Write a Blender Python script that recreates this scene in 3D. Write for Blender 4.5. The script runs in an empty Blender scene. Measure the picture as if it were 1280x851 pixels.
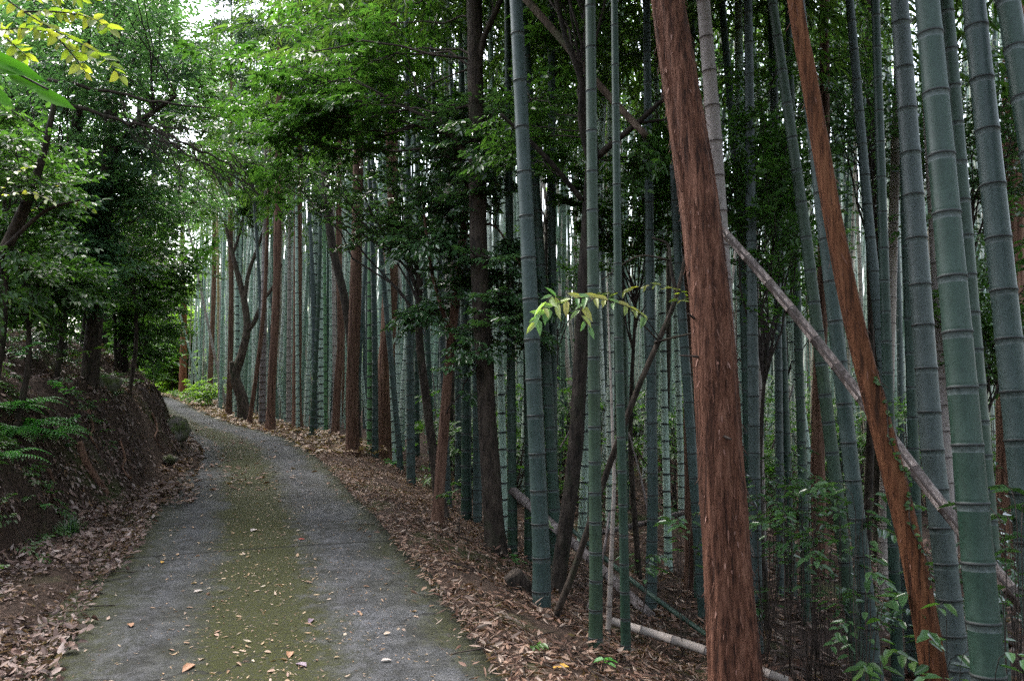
import bpy, math, random
import numpy as np
from mathutils import Vector, Matrix, noise

random.seed(11)
rng = np.random.default_rng(11)
R = math.radians
scene = bpy.context.scene
COL = scene.collection

# ------------------------------------------------------------------ camera
FPX = 995.0
PITCH = math.atan(29.5 / FPX)
CAM = np.array([0.0, 0.0, 1.62])
cs, sn = math.cos(PITCH), math.sin(PITCH)


def at(x, y, d):
    """world point at ground distance d (metres along +Y) seen at photo position x, y"""
    u = (x - 640.0) / FPX
    v = (425.5 - y) / FPX
    ry = cs - v * sn
    rz = sn + v * cs
    k = d / ry
    return np.array([u * k, d, CAM[2] + rz * k])


# ------------------------------------------------------------------ road line and terrain
HALF = 1.27
edge = np.array([(4.6, -9), (2.45, -3), (1.42, 0), (0.68, 2.2), (0.04, 4.1), (-0.45, 5.56), (-1.33, 8.27), (-2.34, 11.1), (-3.25, 13.6),
                 (-4.45, 16.6), (-5.75, 19.0), (-7.2, 21.2), (-9.2, 24.8), (-11.6, 29.3), (-14.9, 35.8), (-20.0, 43.5), (-30, 50), (-48, 54), (-80, 56)], float)


def catmull(P, n=12):
    """smooth curve through the points (chord length tangents, no overshoot)"""
    P = np.asarray(P, float)
    d = np.maximum(np.linalg.norm(np.diff(P, axis=0), axis=1), 1e-6) ** .75
    v = np.diff(P, axis=0) / d[:, None]
    T = np.empty_like(P)
    T[0], T[-1] = v[0], v[-1]
    if len(P) > 2:
        T[1:-1] = (v[:-1] * d[1:, None] + v[1:] * d[:-1, None]) / (d[:-1] + d[1:])[:, None]
    out = []
    for i in range(len(P) - 1):
        h = d[i]
        for t in np.linspace(0, 1, n, endpoint=False):
            out.append((2 * t ** 3 - 3 * t * t + 1) * P[i] + (t ** 3 - 2 * t * t + t) * h * T[i] + (-2 * t ** 3 + 3 * t * t) * P[i + 1] + (t ** 3 - t * t) * h * T[i + 1])
    out.append(P[-1])
    return np.array(out)


e2 = catmull(edge, 16)
seg = np.r_[0, np.cumsum(np.linalg.norm(np.diff(e2, axis=0), axis=1))]
ts = np.arange(0, seg[-1], 0.2)
e3 = np.c_[np.interp(ts, seg, e2[:, 0]), np.interp(ts, seg, e2[:, 1])]
for _ in range(6):
    e3[1:-1] = 0.25 * e3[:-2] + 0.5 * e3[1:-1] + 0.25 * e3[2:]
tan = np.gradient(e3, axis=0)
tan /= np.linalg.norm(tan, axis=1)[:, None]
nor = np.c_[tan[:, 1], -tan[:, 0]]          # to the right of travel
CEN = e3 - nor * HALF
CT = np.gradient(CEN, axis=0)
CT /= np.linalg.norm(CT, axis=1)[:, None]
CN = np.c_[CT[:, 1], -CT[:, 0]]
CS = np.r_[0, np.cumsum(np.linalg.norm(np.diff(CEN, axis=0), axis=1))]


def lateral(X, Y):
    X = np.atleast_1d(np.asarray(X, float)).ravel()
    Y = np.atleast_1d(np.asarray(Y, float)).ravel()
    lat = np.empty(len(X))
    for a in range(0, len(X), 20000):
        p = np.c_[X[a:a + 20000], Y[a:a + 20000]]
        d2 = (p[:, None, 0] - CEN[None, :, 0]) ** 2 + (p[:, None, 1] - CEN[None, :, 1]) ** 2
        i = d2.argmin(1)
        dd = np.sqrt(d2[np.arange(len(p)), i])
        sg = np.sign(((p - CEN[i]) * CN[i]).sum(1))
        near = ((p - CEN[i]) * CN[i]).sum(1)
        lat[a:a + 20000] = np.where(dd < 4, near, dd * sg)
    return lat


def vnoise(X, Y, s, seed=0.0):
    """cheap smooth value noise, about -1..1"""
    x = X * s + seed * 17.3
    y = Y * s - seed * 9.1
    xi = np.floor(x); yi = np.floor(y)
    fx = x - xi; fy = y - yi
    fx = fx * fx * (3 - 2 * fx); fy = fy * fy * (3 - 2 * fy)

    def h(a, b):
        v = np.sin(a * 127.1 + b * 311.7 + seed * 3.7) * 43758.5453
        return (v - np.floor(v)) * 2 - 1
    return (h(xi, yi) * (1 - fx) + h(xi + 1, yi) * fx) * (1 - fy) + (h(xi, yi + 1) * (1 - fx) + h(xi + 1, yi + 1) * fx) * fy


def ground(X, Y, lat=None):
    X = np.atleast_1d(np.asarray(X, float)).ravel()
    Y = np.atleast_1d(np.asarray(Y, float)).ravel()
    if lat is None:
        lat = lateral(X, Y)
    r = lat - HALF
    l = -lat - HALF
    zr = np.interp(r, [0, .12, .35, .8, 1.6, 3, 6, 14, 60], [-.03, .02, -.05, -.2, -.58, -.85, -1.0, -1.1, -1.0])
    f = np.clip((Y - 9) / 8, 0, 1)
    zr = zr * (1 - .55 * f)
    toe = np.interp(Y, [5, 8, 10, 12, 13.5, 19, 24], [.85, .5, .15, -.12, -.34, -.34, .1])
    b = l - toe + .16 * vnoise(X, Y, 1.1, 2.) * np.clip((l - .1) * 3, 0, 1)
    far = np.clip((Y - 26) / 10, 0, 1)
    zb = np.interp(b, [-1.0, 0, .15, .55, 1.0, 2.0, 5, 12, 40], [0, .1, .40, 1.08, 1.42, 1.95, 3.5, 7.0, 15])
    zb = np.where((l < toe) & (toe > 0), np.interp(l, [0, .1, 1.0], [-.03, .03, .1]), zb)
    zb = zb * (1 - .75 * far)
    off = np.clip(np.maximum(r, l) * 2.5, 0, 1)
    n = (.05 * vnoise(X, Y, 1.7, 1.) + .03 * vnoise(X, Y, 4.3, 3.) + .015 * vnoise(X, Y, 11., 4.)) * off
    bank = np.clip(b * 3, 0, 1) * (l > toe)
    n += bank * (.13 * vnoise(X, Y, 2.6, 5.) + .09 * vnoise(X, Y, 6.1, 6.) + .035 * vnoise(X, Y, 14., 7.))
    return np.where(lat > HALF, zr, np.where(l > np.minimum(toe - .3, 0), np.where(l < 0, np.maximum(zb - .04, -.04), zb), -.04)) + n


def g1(x, y):
    return float(ground([x], [y])[0])


def hit(x, y, d0=2.0, d1=60.0):
    """where the ray through photo position x, y meets the ground"""
    D = np.exp(np.linspace(math.log(d0), math.log(d1), 700))
    P = np.array([at(x, y, d) for d in D])
    g = ground(P[:, 0], P[:, 1])
    w = np.where(P[:, 2] <= g)[0]
    i = w[0] if len(w) else len(D) - 1
    return np.array([P[i, 0], P[i, 1], g[i]])


# ------------------------------------------------------------------ materials
def mat(name):
    m = bpy.data.materials.new(name)
    m.use_nodes = True
    nt = m.node_tree
    nt.nodes.clear()
    out = nt.nodes.new('ShaderNodeOutputMaterial')
    return m, nt, out


def N(nt, t, **kw):
    n = nt.nodes.new(t)
    for k, v in kw.items():
        if k == 'ins':
            for a, b in v.items():
                n.inputs[a].default_value = b
        else:
            setattr(n, k, v)
    return n


def ramp(nt, stops, interp='LINEAR'):
    r = N(nt, 'ShaderNodeValToRGB')
    cr = r.color_ramp
    cr.interpolation = interp
    while len(cr.elements) < len(stops):
        cr.elements.new(.5)
    for e, (p, c) in zip(cr.elements, stops):
        e.position = p
        e.color = (*c, 1)
    return r


def coords(nt, scale=(1, 1, 1), kind='Object', shift=False):
    tc = N(nt, 'ShaderNodeTexCoord')
    mp = N(nt, 'ShaderNodeMapping')
    mp.inputs['Scale'].default_value = scale
    nt.links.new(tc.outputs[kind], mp.inputs['Vector'])
    if shift:
        oi = N(nt, 'ShaderNodeObjectInfo')
        mu = N(nt, 'ShaderNodeMath', operation='MULTIPLY', ins={1: 37.0})
        nt.links.new(oi.outputs['Random'], mu.inputs[0])
        nt.links.new(mu.outputs[0], mp.inputs['Location'])
    return mp.outputs['Vector']


def noise_tex(nt, vec, scale, detail=5, rough=.55):
    n = N(nt, 'ShaderNodeTexNoise', ins={'Scale': scale, 'Detail': detail, 'Roughness': rough})
    nt.links.new(vec, n.inputs['Vector'])
    return n.outputs['Fac']


def mixc(nt, fac, a, b, blend='MIX'):
    m = N(nt, 'ShaderNodeMix', data_type='RGBA', blend_type=blend)
    for s, v in ((0, fac), (6, a), (7, b)):
        if isinstance(v, (int, float)):
            m.inputs[s].default_value = v
        elif isinstance(v, tuple):
            m.inputs[s].default_value = (*v, 1)
        else:
            nt.links.new(v, m.inputs[s])
    return m.outputs[2]


def mrange(nt, v, a, b, c=0., d=1.):
    m = N(nt, 'ShaderNodeMapRange', ins={1: a, 2: b, 3: c, 4: d})
    nt.links.new(v, m.inputs[0])
    return m.outputs[0]


def bump(nt, h, strength, dist):
    b = N(nt, 'ShaderNodeBump', ins={'Strength': strength, 'Distance': dist})
    nt.links.new(h, b.inputs['Height'])
    return b.outputs['Normal']


def princ(nt, out, col, rough=.6, normal=None, spec=.5):
    p = N(nt, 'ShaderNodeBsdfPrincipled', ins={'Specular IOR Level': spec})
    if isinstance(col, tuple):
        p.inputs['Base Color'].default_value = (*col, 1)
    else:
        nt.links.new(col, p.inputs['Base Color'])
    if isinstance(rough, (int, float)):
        p.inputs['Roughness'].default_value = rough
    else:
        nt.links.new(rough, p.inputs['Roughness'])
    if normal is not None:
        nt.links.new(normal, p.inputs['Normal'])
    nt.links.new(p.outputs[0], out.inputs['Surface'])
    return p


def leaf_mat(name, cols, rough=.42, trans=.4, spec=.5):
    m, nt, out = mat(name)
    g = N(nt, 'ShaderNodeNewGeometry')
    k = len(cols)
    r = ramp(nt, [(i / max(1, k - 1), c) for i, c in enumerate(cols)])
    nt.links.new(g.outputs['Random Per Island'], r.inputs[0])
    nz = noise_tex(nt, coords(nt), 1.3, 2)
    col = mixc(nt, mrange(nt, nz, .3, .7, 0, .45), r.outputs[0], tuple(.55 * x for x in cols[0]))
    p = princ(nt, out, col, rough, spec=spec)
    if trans > 0:
        t = N(nt, 'ShaderNodeBsdfTranslucent')
        br = mixc(nt, 1.0, col, (1.5, 1.7, .8), 'MULTIPLY')
        nt.links.new(br, t.inputs['Color'])
        mx = N(nt, 'ShaderNodeMixShader', ins={0: trans})
        nt.links.new(p.outputs[0], mx.inputs[1])
        nt.links.new(t.outputs[0], mx.inputs[2])
        nt.links.new(mx.outputs[0], out.inputs['Surface'])
    return m


def bark_mat(name, dark, mid, light, zs=.12, scale=16, strength=.8, dist=.02, moss=None):
    m, nt, out = mat(name)
    v = coords(nt, (1, 1, zs), shift=True)
    n1 = noise_tex(nt, v, scale, 6, .65)
    n2 = noise_tex(nt, coords(nt, (1, 1, .5), shift=True), 3.0, 3)
    r = ramp(nt, [(.36, dark), (.5, mid), (.68, light)])
    n1b = noise_tex(nt, coords(nt, (1, 1, zs * .5), shift=True), scale * 3.2, 4, .7)
    mxn = N(nt, 'ShaderNodeMath', operation='MULTIPLY_ADD', ins={1: .55, 2: -.275})
    nt.links.new(n1b, mxn.inputs[0])
    adn = N(nt, 'ShaderNodeMath', operation='ADD')
    nt.links.new(n1, adn.inputs[0]); nt.links.new(mxn.outputs[0], adn.inputs[1])
    n1 = adn.outputs[0]
    nt.links.new(n1, r.inputs[0])
    col = mixc(nt, mrange(nt, n2, .4, .7, 0, .4), r.outputs[0], tuple(.6 * x for x in mid))
    g = N(nt, 'ShaderNodeNewGeometry')
    if moss:
        n3 = noise_tex(nt, coords(nt, (1, 1, .6), shift=True), 5.0, 5, .7)
        col = mixc(nt, mrange(nt, n3, .52, .66, 0, .75), col, moss)
    oi = N(nt, 'ShaderNodeObjectInfo')
    col = mixc(nt, 1.0, col, ramp_out(nt, oi.outputs['Random'], [(0, (.75, .75, .75)), (1, (1.2, 1.15, 1.1))]), 'MULTIPLY')
    princ(nt, out, col, .88, bump(nt, n1, strength, dist), .25)
    return m


def ramp_out(nt, v, stops):
    r = ramp(nt, stops)
    nt.links.new(v, r.inputs[0])
    return r.outputs[0]


def culm_mat(name, a, b, c, waxy=(.34, .4, .4), wax=.35, rough=.42):
    m, nt, out = mat(name)
    n1 = noise_tex(nt, coords(nt, (1, 1, .35), shift=True), 4.0, 6, .65)
    n2 = noise_tex(nt, coords(nt, (1, 1, .12), shift=True), 14.0, 5, .7)
    n3 = noise_tex(nt, coords(nt, (1, 1, .6), shift=True), 42.0, 6, .75)
    oi = N(nt, 'ShaderNodeObjectInfo')
    base = ramp_out(nt, oi.outputs['Random'], [(0, a), (.5, b), (1, c)])
    col = mixc(nt, mrange(nt, n1, .35, .7, 0, wax), base, waxy)
    col = mixc(nt, mrange(nt, n2, .5, .75, 0, .4), col, tuple(.45 * x for x in a))
    col = mixc(nt, mrange(nt, n3, .52, .66, 0, .6), col, tuple(.45 * x for x in a))
    col = mixc(nt, mrange(nt, n3, .46, .36, 0, .4), col, tuple(.8 * x for x in waxy))
    princ(nt, out, col, mrange(nt, n1, .3, .7, rough, rough + .2), bump(nt, n2, .12, .004), .4)
    return m


M = {}
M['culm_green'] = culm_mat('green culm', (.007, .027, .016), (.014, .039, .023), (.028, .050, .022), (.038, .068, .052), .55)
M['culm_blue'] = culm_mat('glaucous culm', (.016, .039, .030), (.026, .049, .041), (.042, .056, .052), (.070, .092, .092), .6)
M['culm_pale'] = culm_mat('pale culm', (.12, .23, .155), (.24, .35, .27), (.40, .47, .39), (.50, .58, .52), .45)  # waxy pale culm, lightened further to imitate distant light and haze
M['culm_fresh'] = culm_mat('fresh culm', (.05, .15, .05), (.07, .19, .06), (.09, .22, .08), (.18, .28, .17), .4)
M['culm_dead'] = culm_mat('dead culm', (.16, .125, .115), (.24, .20, .18), (.30, .25, .20), (.36, .33, .32), .4, .6)
M['culm_yellow'] = culm_mat('yellow culm', (.28, .20, .07), (.30, .24, .09), (.32, .26, .1), (.3, .25, .2), .3, .5)
mm, nt, out = mat('culm node scar')
princ(nt, out, (.018, .022, .02), .7)
M['node'] = mm
mm, nt, out = mat('culm wax band')
n1 = noise_tex(nt, coords(nt), 40, 3)
princ(nt, out, mixc(nt, mrange(nt, n1, .3, .7), (.03, .048, .042), (.10, .125, .12)), .6)
M['wax'] = mm
mm, nt, out = mat('dead node scar')
princ(nt, out, (.06, .045, .04), .8)
M['deadnode'] = mm

M['cypress'] = bark_mat('peeling red bark', (.025, .010, .006), (.115, .046, .026), (.24, .115, .075), .045, 40, 1., .02)
M['redbark'] = bark_mat('bare red bark', (.03, .012, .005), (.13, .048, .02), (.21, .09, .042), .07, 34, .9, .015)
M['cedar'] = bark_mat('cedar bark', (.045, .022, .014), (.135, .072, .048), (.23, .14, .10), .05, 30, .9, .02)
M['darkbark'] = bark_mat('dark bark', (.010, .008, .006), (.035, .026, .02), (.07, .055, .043), .3, 20, .8, .02, (.03, .035, .018))
M['greybark'] = bark_mat('grey brown bark', (.03, .022, .016), (.085, .06, .045), (.15, .115, .09), .3, 18, .7, .015, (.05, .055, .03))
M['twig'] = bark_mat('twig bark', (.015, .011, .009), (.04, .03, .025), (.08, .065, .055), .4, 30, .4, .004)
M['deadwood'] = bark_mat('weathered dead wood', (.06, .05, .045), (.16, .135, .13), (.30, .27, .26), .06, 26, .8, .01)
M['flake'] = leaf_mat('bark flake', [(.03, .012, .008), (.10, .042, .026), (.19, .095, .066)], .85, 0, .2)

M['flake_pale'] = leaf_mat('lifted bark flake', [(.16, .08, .06), (.26, .15, .12)], .85, 0, .2)
M['l_dark'] = leaf_mat('dark evergreen leaf', [(.035, .078, .03), (.052, .112, .042), (.075, .145, .06)], .2, .32, .7)
M['l_blue'] = leaf_mat('bluish evergreen leaf', [(.05, .115, .055), (.075, .155, .075), (.12, .21, .11)], .26, .45)
M['l_near'] = leaf_mat('near leaf', [(.06, .20, .012), (.08, .24, .02)], .75, .6, .08)
M['l_mid'] = leaf_mat('mid green leaf', [(.035, .085, .02), (.055, .125, .028), (.08, .16, .035)], .4, .42)
M['l_bright'] = leaf_mat('bright green leaf', [(.038, .10, .022), (.058, .135, .03), (.09, .18, .042)], .42, .42, .4)
M['l_lime'] = leaf_mat('lime leaf', [(.09, .19, .025), (.15, .26, .035), (.22, .32, .05)], .45, .5)
M['l_yellow'] = leaf_mat('yellowing leaf', [(.14, .22, .03), (.26, .30, .04), (.40, .36, .07)], .45, .5)
M['l_sprig'] = leaf_mat('pale sprig leaf', [(.12, .26, .09), (.22, .36, .13), (.45, .45, .13), (.5, .42, .12)], .45, .45)
M['l_far'] = leaf_mat('far pale leaf', [(.09, .17, .06), (.14, .23, .08), (.21, .29, .11)], .5, .55)  # leaf colour paled to imitate haze and backlight on far trees
M['l_bamboo'] = leaf_mat('bamboo leaf', [(.04, .09, .02), (.07, .13, .03), (.11, .17, .045)], .45, .45)
M['l_fern'] = leaf_mat('fern leaf', [(.055, .19, .04), (.075, .24, .06), (.12, .30, .08)], .45, .45)
M['l_conifer'] = leaf_mat('conifer needle spray', [(.025, .055, .03), (.045, .085, .045), (.07, .11, .06)], .6, .3)
M['litter'] = leaf_mat('fallen leaf', [(.03, .015, .012), (.07, .036, .028), (.13, .078, .06), (.19, .135, .115), (.09, .05, .043), (.27, .21, .19), (.06, .034, .028), (.21, .115, .05), (.15, .105, .09)], .65, .1, .3)
M['litter_bank'] = leaf_mat('leaf on bank', [(.05, .025, .02), (.12, .065, .05), (.20, .125, .10), (.30, .22, .19), (.14, .08, .07), (.40, .32, .29), (.09, .05, .04), (.24, .16, .13)], .6, .1, .3)  # fallen leaf tones lightened to make up for weak light on the bank
M['litter_red'] = leaf_mat('fallen bamboo sheath', [(.04, .018, .012), (.10, .047, .03), (.17, .092, .06), (.27, .175, .125), (.12, .058, .036), (.33, .255, .205), (.05, .025, .018)], .65, .1, .3)
M['litter_road'] = leaf_mat('leaf on road', [(.16, .09, .05), (.30, .19, .11), (.36, .27, .16), (.22, .13, .10), (.42, .36, .28), (.26, .12, .07)], .6, .1, .3)
for nme, c in (('yellowleaf', (.55, .30, .03)), ('redleaf', (.40, .04, .03)), ('paleleaf', (.42, .36, .33)), ('purpleleaf', (.16, .11, .15)), ('brownleaf', (.30, .15, .08))):
    M[nme] = leaf_mat(nme, [tuple(.8 * x for x in c), c], .6, .1)


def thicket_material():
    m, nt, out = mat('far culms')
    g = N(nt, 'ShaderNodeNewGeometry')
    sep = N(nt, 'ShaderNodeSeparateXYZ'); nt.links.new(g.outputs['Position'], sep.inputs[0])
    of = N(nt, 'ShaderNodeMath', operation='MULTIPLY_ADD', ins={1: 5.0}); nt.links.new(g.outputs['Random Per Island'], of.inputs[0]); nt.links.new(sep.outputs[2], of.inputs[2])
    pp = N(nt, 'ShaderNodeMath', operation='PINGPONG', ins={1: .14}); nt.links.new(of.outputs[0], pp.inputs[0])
    col = ramp_out(nt, g.outputs['Random Per Island'], [(0, (.12, .20, .14)), (.3, (.26, .34, .28)), (.6, (.46, .50, .44)), (.85, (.52, .56, .52)), (.9, (.28, .22, .16)), (1, (.34, .30, .26))])  # far culm tones raised in place of bright light and haze
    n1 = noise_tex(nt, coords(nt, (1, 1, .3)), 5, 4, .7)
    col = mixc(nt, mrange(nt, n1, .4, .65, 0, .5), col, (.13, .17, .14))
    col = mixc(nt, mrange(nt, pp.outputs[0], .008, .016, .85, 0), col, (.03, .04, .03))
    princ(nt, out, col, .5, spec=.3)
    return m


def ground_material():
    m, nt, out = mat('forest soil')
    v = coords(nt)
    n1 = noise_tex(nt, v, 2.2, 6, .6)
    n2 = noise_tex(nt, v, 26, 5, .7)
    n3 = noise_tex(nt, v, .9, 5, .65)
    col = ramp_out(nt, n2, [(.28, (.012, .008, .006)), (.5, (.042, .026, .018)), (.72, (.105, .068, .05))])
    col = mixc(nt, mrange(nt, n1, .4, .65, 0, .6), col, (.035, .02, .014))
    col = mixc(nt, mrange(nt, n3, .54, .66, 0, .7), col, mixc(nt, n2, (.02, .03, .008), (.06, .075, .02)))
    princ(nt, out, col, .92, bump(nt, n2, .9, .05), .2)
    return m


def road_material():
    m, nt, out = mat('worn concrete')
    tc = N(nt, 'ShaderNodeTexCoord')
    sep = N(nt, 'ShaderNodeSeparateXYZ')
    nt.links.new(tc.outputs['UV'], sep.inputs[0])
    lat, alg = sep.outputs[0], sep.outputs[1]
    v = coords(nt)
    fine = noise_tex(nt, v, 130, 3, .75)
    med = noise_tex(nt, v, 9, 6, .6)
    grit = noise_tex(nt, v, 48, 4, .8)
    big = noise_tex(nt, v, 1.4, 5, .6)
    col = ramp_out(nt, fine, [(.34, (.012, .012, .013)), (.5, (.040, .042, .048)), (.66, (.145, .149, .165))])
    col = mixc(nt, mrange(nt, grit, .52, .64, 0, .5), col, (.13, .132, .147))
    col = mixc(nt, mrange(nt, grit, .46, .38, 0, .7), col, (.012, .012, .012))
    big2 = noise_tex(nt, coords(nt, (1, .5, 1)), 3.2, 6, .75)
    col = mixc(nt, mrange(nt, big, .40, .60, 0, .75), col, (.02, .02, .02))
    col = mixc(nt, mrange(nt, big2, .5, .62, 0, .6), col, (.016, .016, .015))
    col = mixc(nt, mrange(nt, med, .48, .64, 0, .45), col, (.10, .10, .11))
    # wobble the lateral coordinate with noise
    ad = N(nt, 'ShaderNodeMath', operation='MULTIPLY_ADD', ins={1: .55, 2: -.275})
    nt.links.new(big, ad.inputs[0])
    ad2 = N(nt, 'ShaderNodeMath', operation='MULTIPLY_ADD', ins={1: .5, 2: -.25})
    nt.links.new(med, ad2.inputs[0])
    s1 = N(nt, 'ShaderNodeMath', operation='ADD'); nt.links.new(ad.outputs[0], s1.inputs[0]); nt.links.new(ad2.outputs[0], s1.inputs[1])
    s2 = N(nt, 'ShaderNodeMath', operation='ADD'); nt.links.new(s1.outputs[0], s2.inputs[0]); nt.links.new(lat, s2.inputs[1])
    strip = N(nt, 'ShaderNodeValToRGB')
    cr = strip.color_ramp
    pts = [(0, .95), (.08, .8), (.17, .35), (.25, .08), (.35, .35), (.41, .95), (.5, 1), (.62, .97), (.70, .3), (.77, .05), (.9, .2), (.97, .7)]
    while len(cr.elements) < len(pts):
        cr.elements.new(.5)
    for e, (p, c) in zip(cr.elements, pts):
        e.position = p; e.color = (c, c, c, 1)
    lr = mrange(nt, s2.outputs[0], -1.2, 1.2)
    nt.links.new(lr, strip.inputs[0])
    mossn = noise_tex(nt, v, 38, 5, .8)
    mossc = ramp_out(nt, mossn, [(.3, (.010, .010, .004)), (.55, (.029, .032, .008)), (.8, (.066, .068, .023))])
    mf = N(nt, 'ShaderNodeMath', operation='MULTIPLY'); nt.links.new(strip.outputs[0], mf.inputs[0]); nt.links.new(mrange(nt, mossn, .3, .5, .35, 1), mf.inputs[1])
    col = mixc(nt, mf.outputs[0], col, mossc)
    # expansion joints every 4.6 m
    pp = N(nt, 'ShaderNodeMath', operation='PINGPONG', ins={1: 2.3})
    a0 = N(nt, 'ShaderNodeMath', operation='ADD', ins={1: 0.98}); nt.links.new(alg, a0.inputs[0]); nt.links.new(a0.outputs[0], pp.inputs[0])
    jt = mrange(nt, pp.outputs[0], .012, .03, .85, 0)
    col = mixc(nt, jt, col, (.012, .012, .01))
    dis = N(nt, 'ShaderNodeVectorMath', operation='MULTIPLY_ADD', ins={1: (.5, .5, .5)})
    nz3 = N(nt, 'ShaderNodeTexNoise', ins={'Scale': 3.0, 'Detail': 4.0}); nt.links.new(v, nz3.inputs['Vector'])
    nt.links.new(nz3.outputs['Color'], dis.inputs[0]); nt.links.new(v, dis.inputs[2])
    vo = N(nt, 'ShaderNodeTexVoronoi', feature='DISTANCE_TO_EDGE', ins={'Scale': .55}); nt.links.new(dis.outputs[0], vo.inputs['Vector'])
    ck = N(nt, 'ShaderNodeMath', operation='MULTIPLY'); nt.links.new(mrange(nt, vo.outputs['Distance'], .003, .009, .8, 0), ck.inputs[0]); nt.links.new(mrange(nt, noise_tex(nt, v, .7, 2), .46, .52), ck.inputs[1])
    col = mixc(nt, ck.outputs[0], col, (.012, .012, .011))
    # damp dark spots
    wet = noise_tex(nt, v, .8, 3)
    rough = mrange(nt, wet, .35, .7, .75, .95)
    princ(nt, out, col, rough, bump(nt, fine, .8, .008), .12)
    return m


def rock_material():
    m, nt, out = mat('mossy rock')
    v = coords(nt)
    n1 = noise_tex(nt, v, 7, 6, .65)
    n2 = noise_tex(nt, v, 30, 4, .7)
    col = mixc(nt, n2, (.05, .045, .04), (.16, .14, .12))
    col = mixc(nt, mrange(nt, n1, .42, .58), col, mixc(nt, n2, (.025, .035, .01), (.08, .10, .03)))
    princ(nt, out, col, .9, bump(nt, n2, .7, .03), .2)
    return m


M['soil'] = ground_material()
M['thicket'] = thicket_material()
M['road'] = road_material()
M['rock'] = rock_material()


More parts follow.
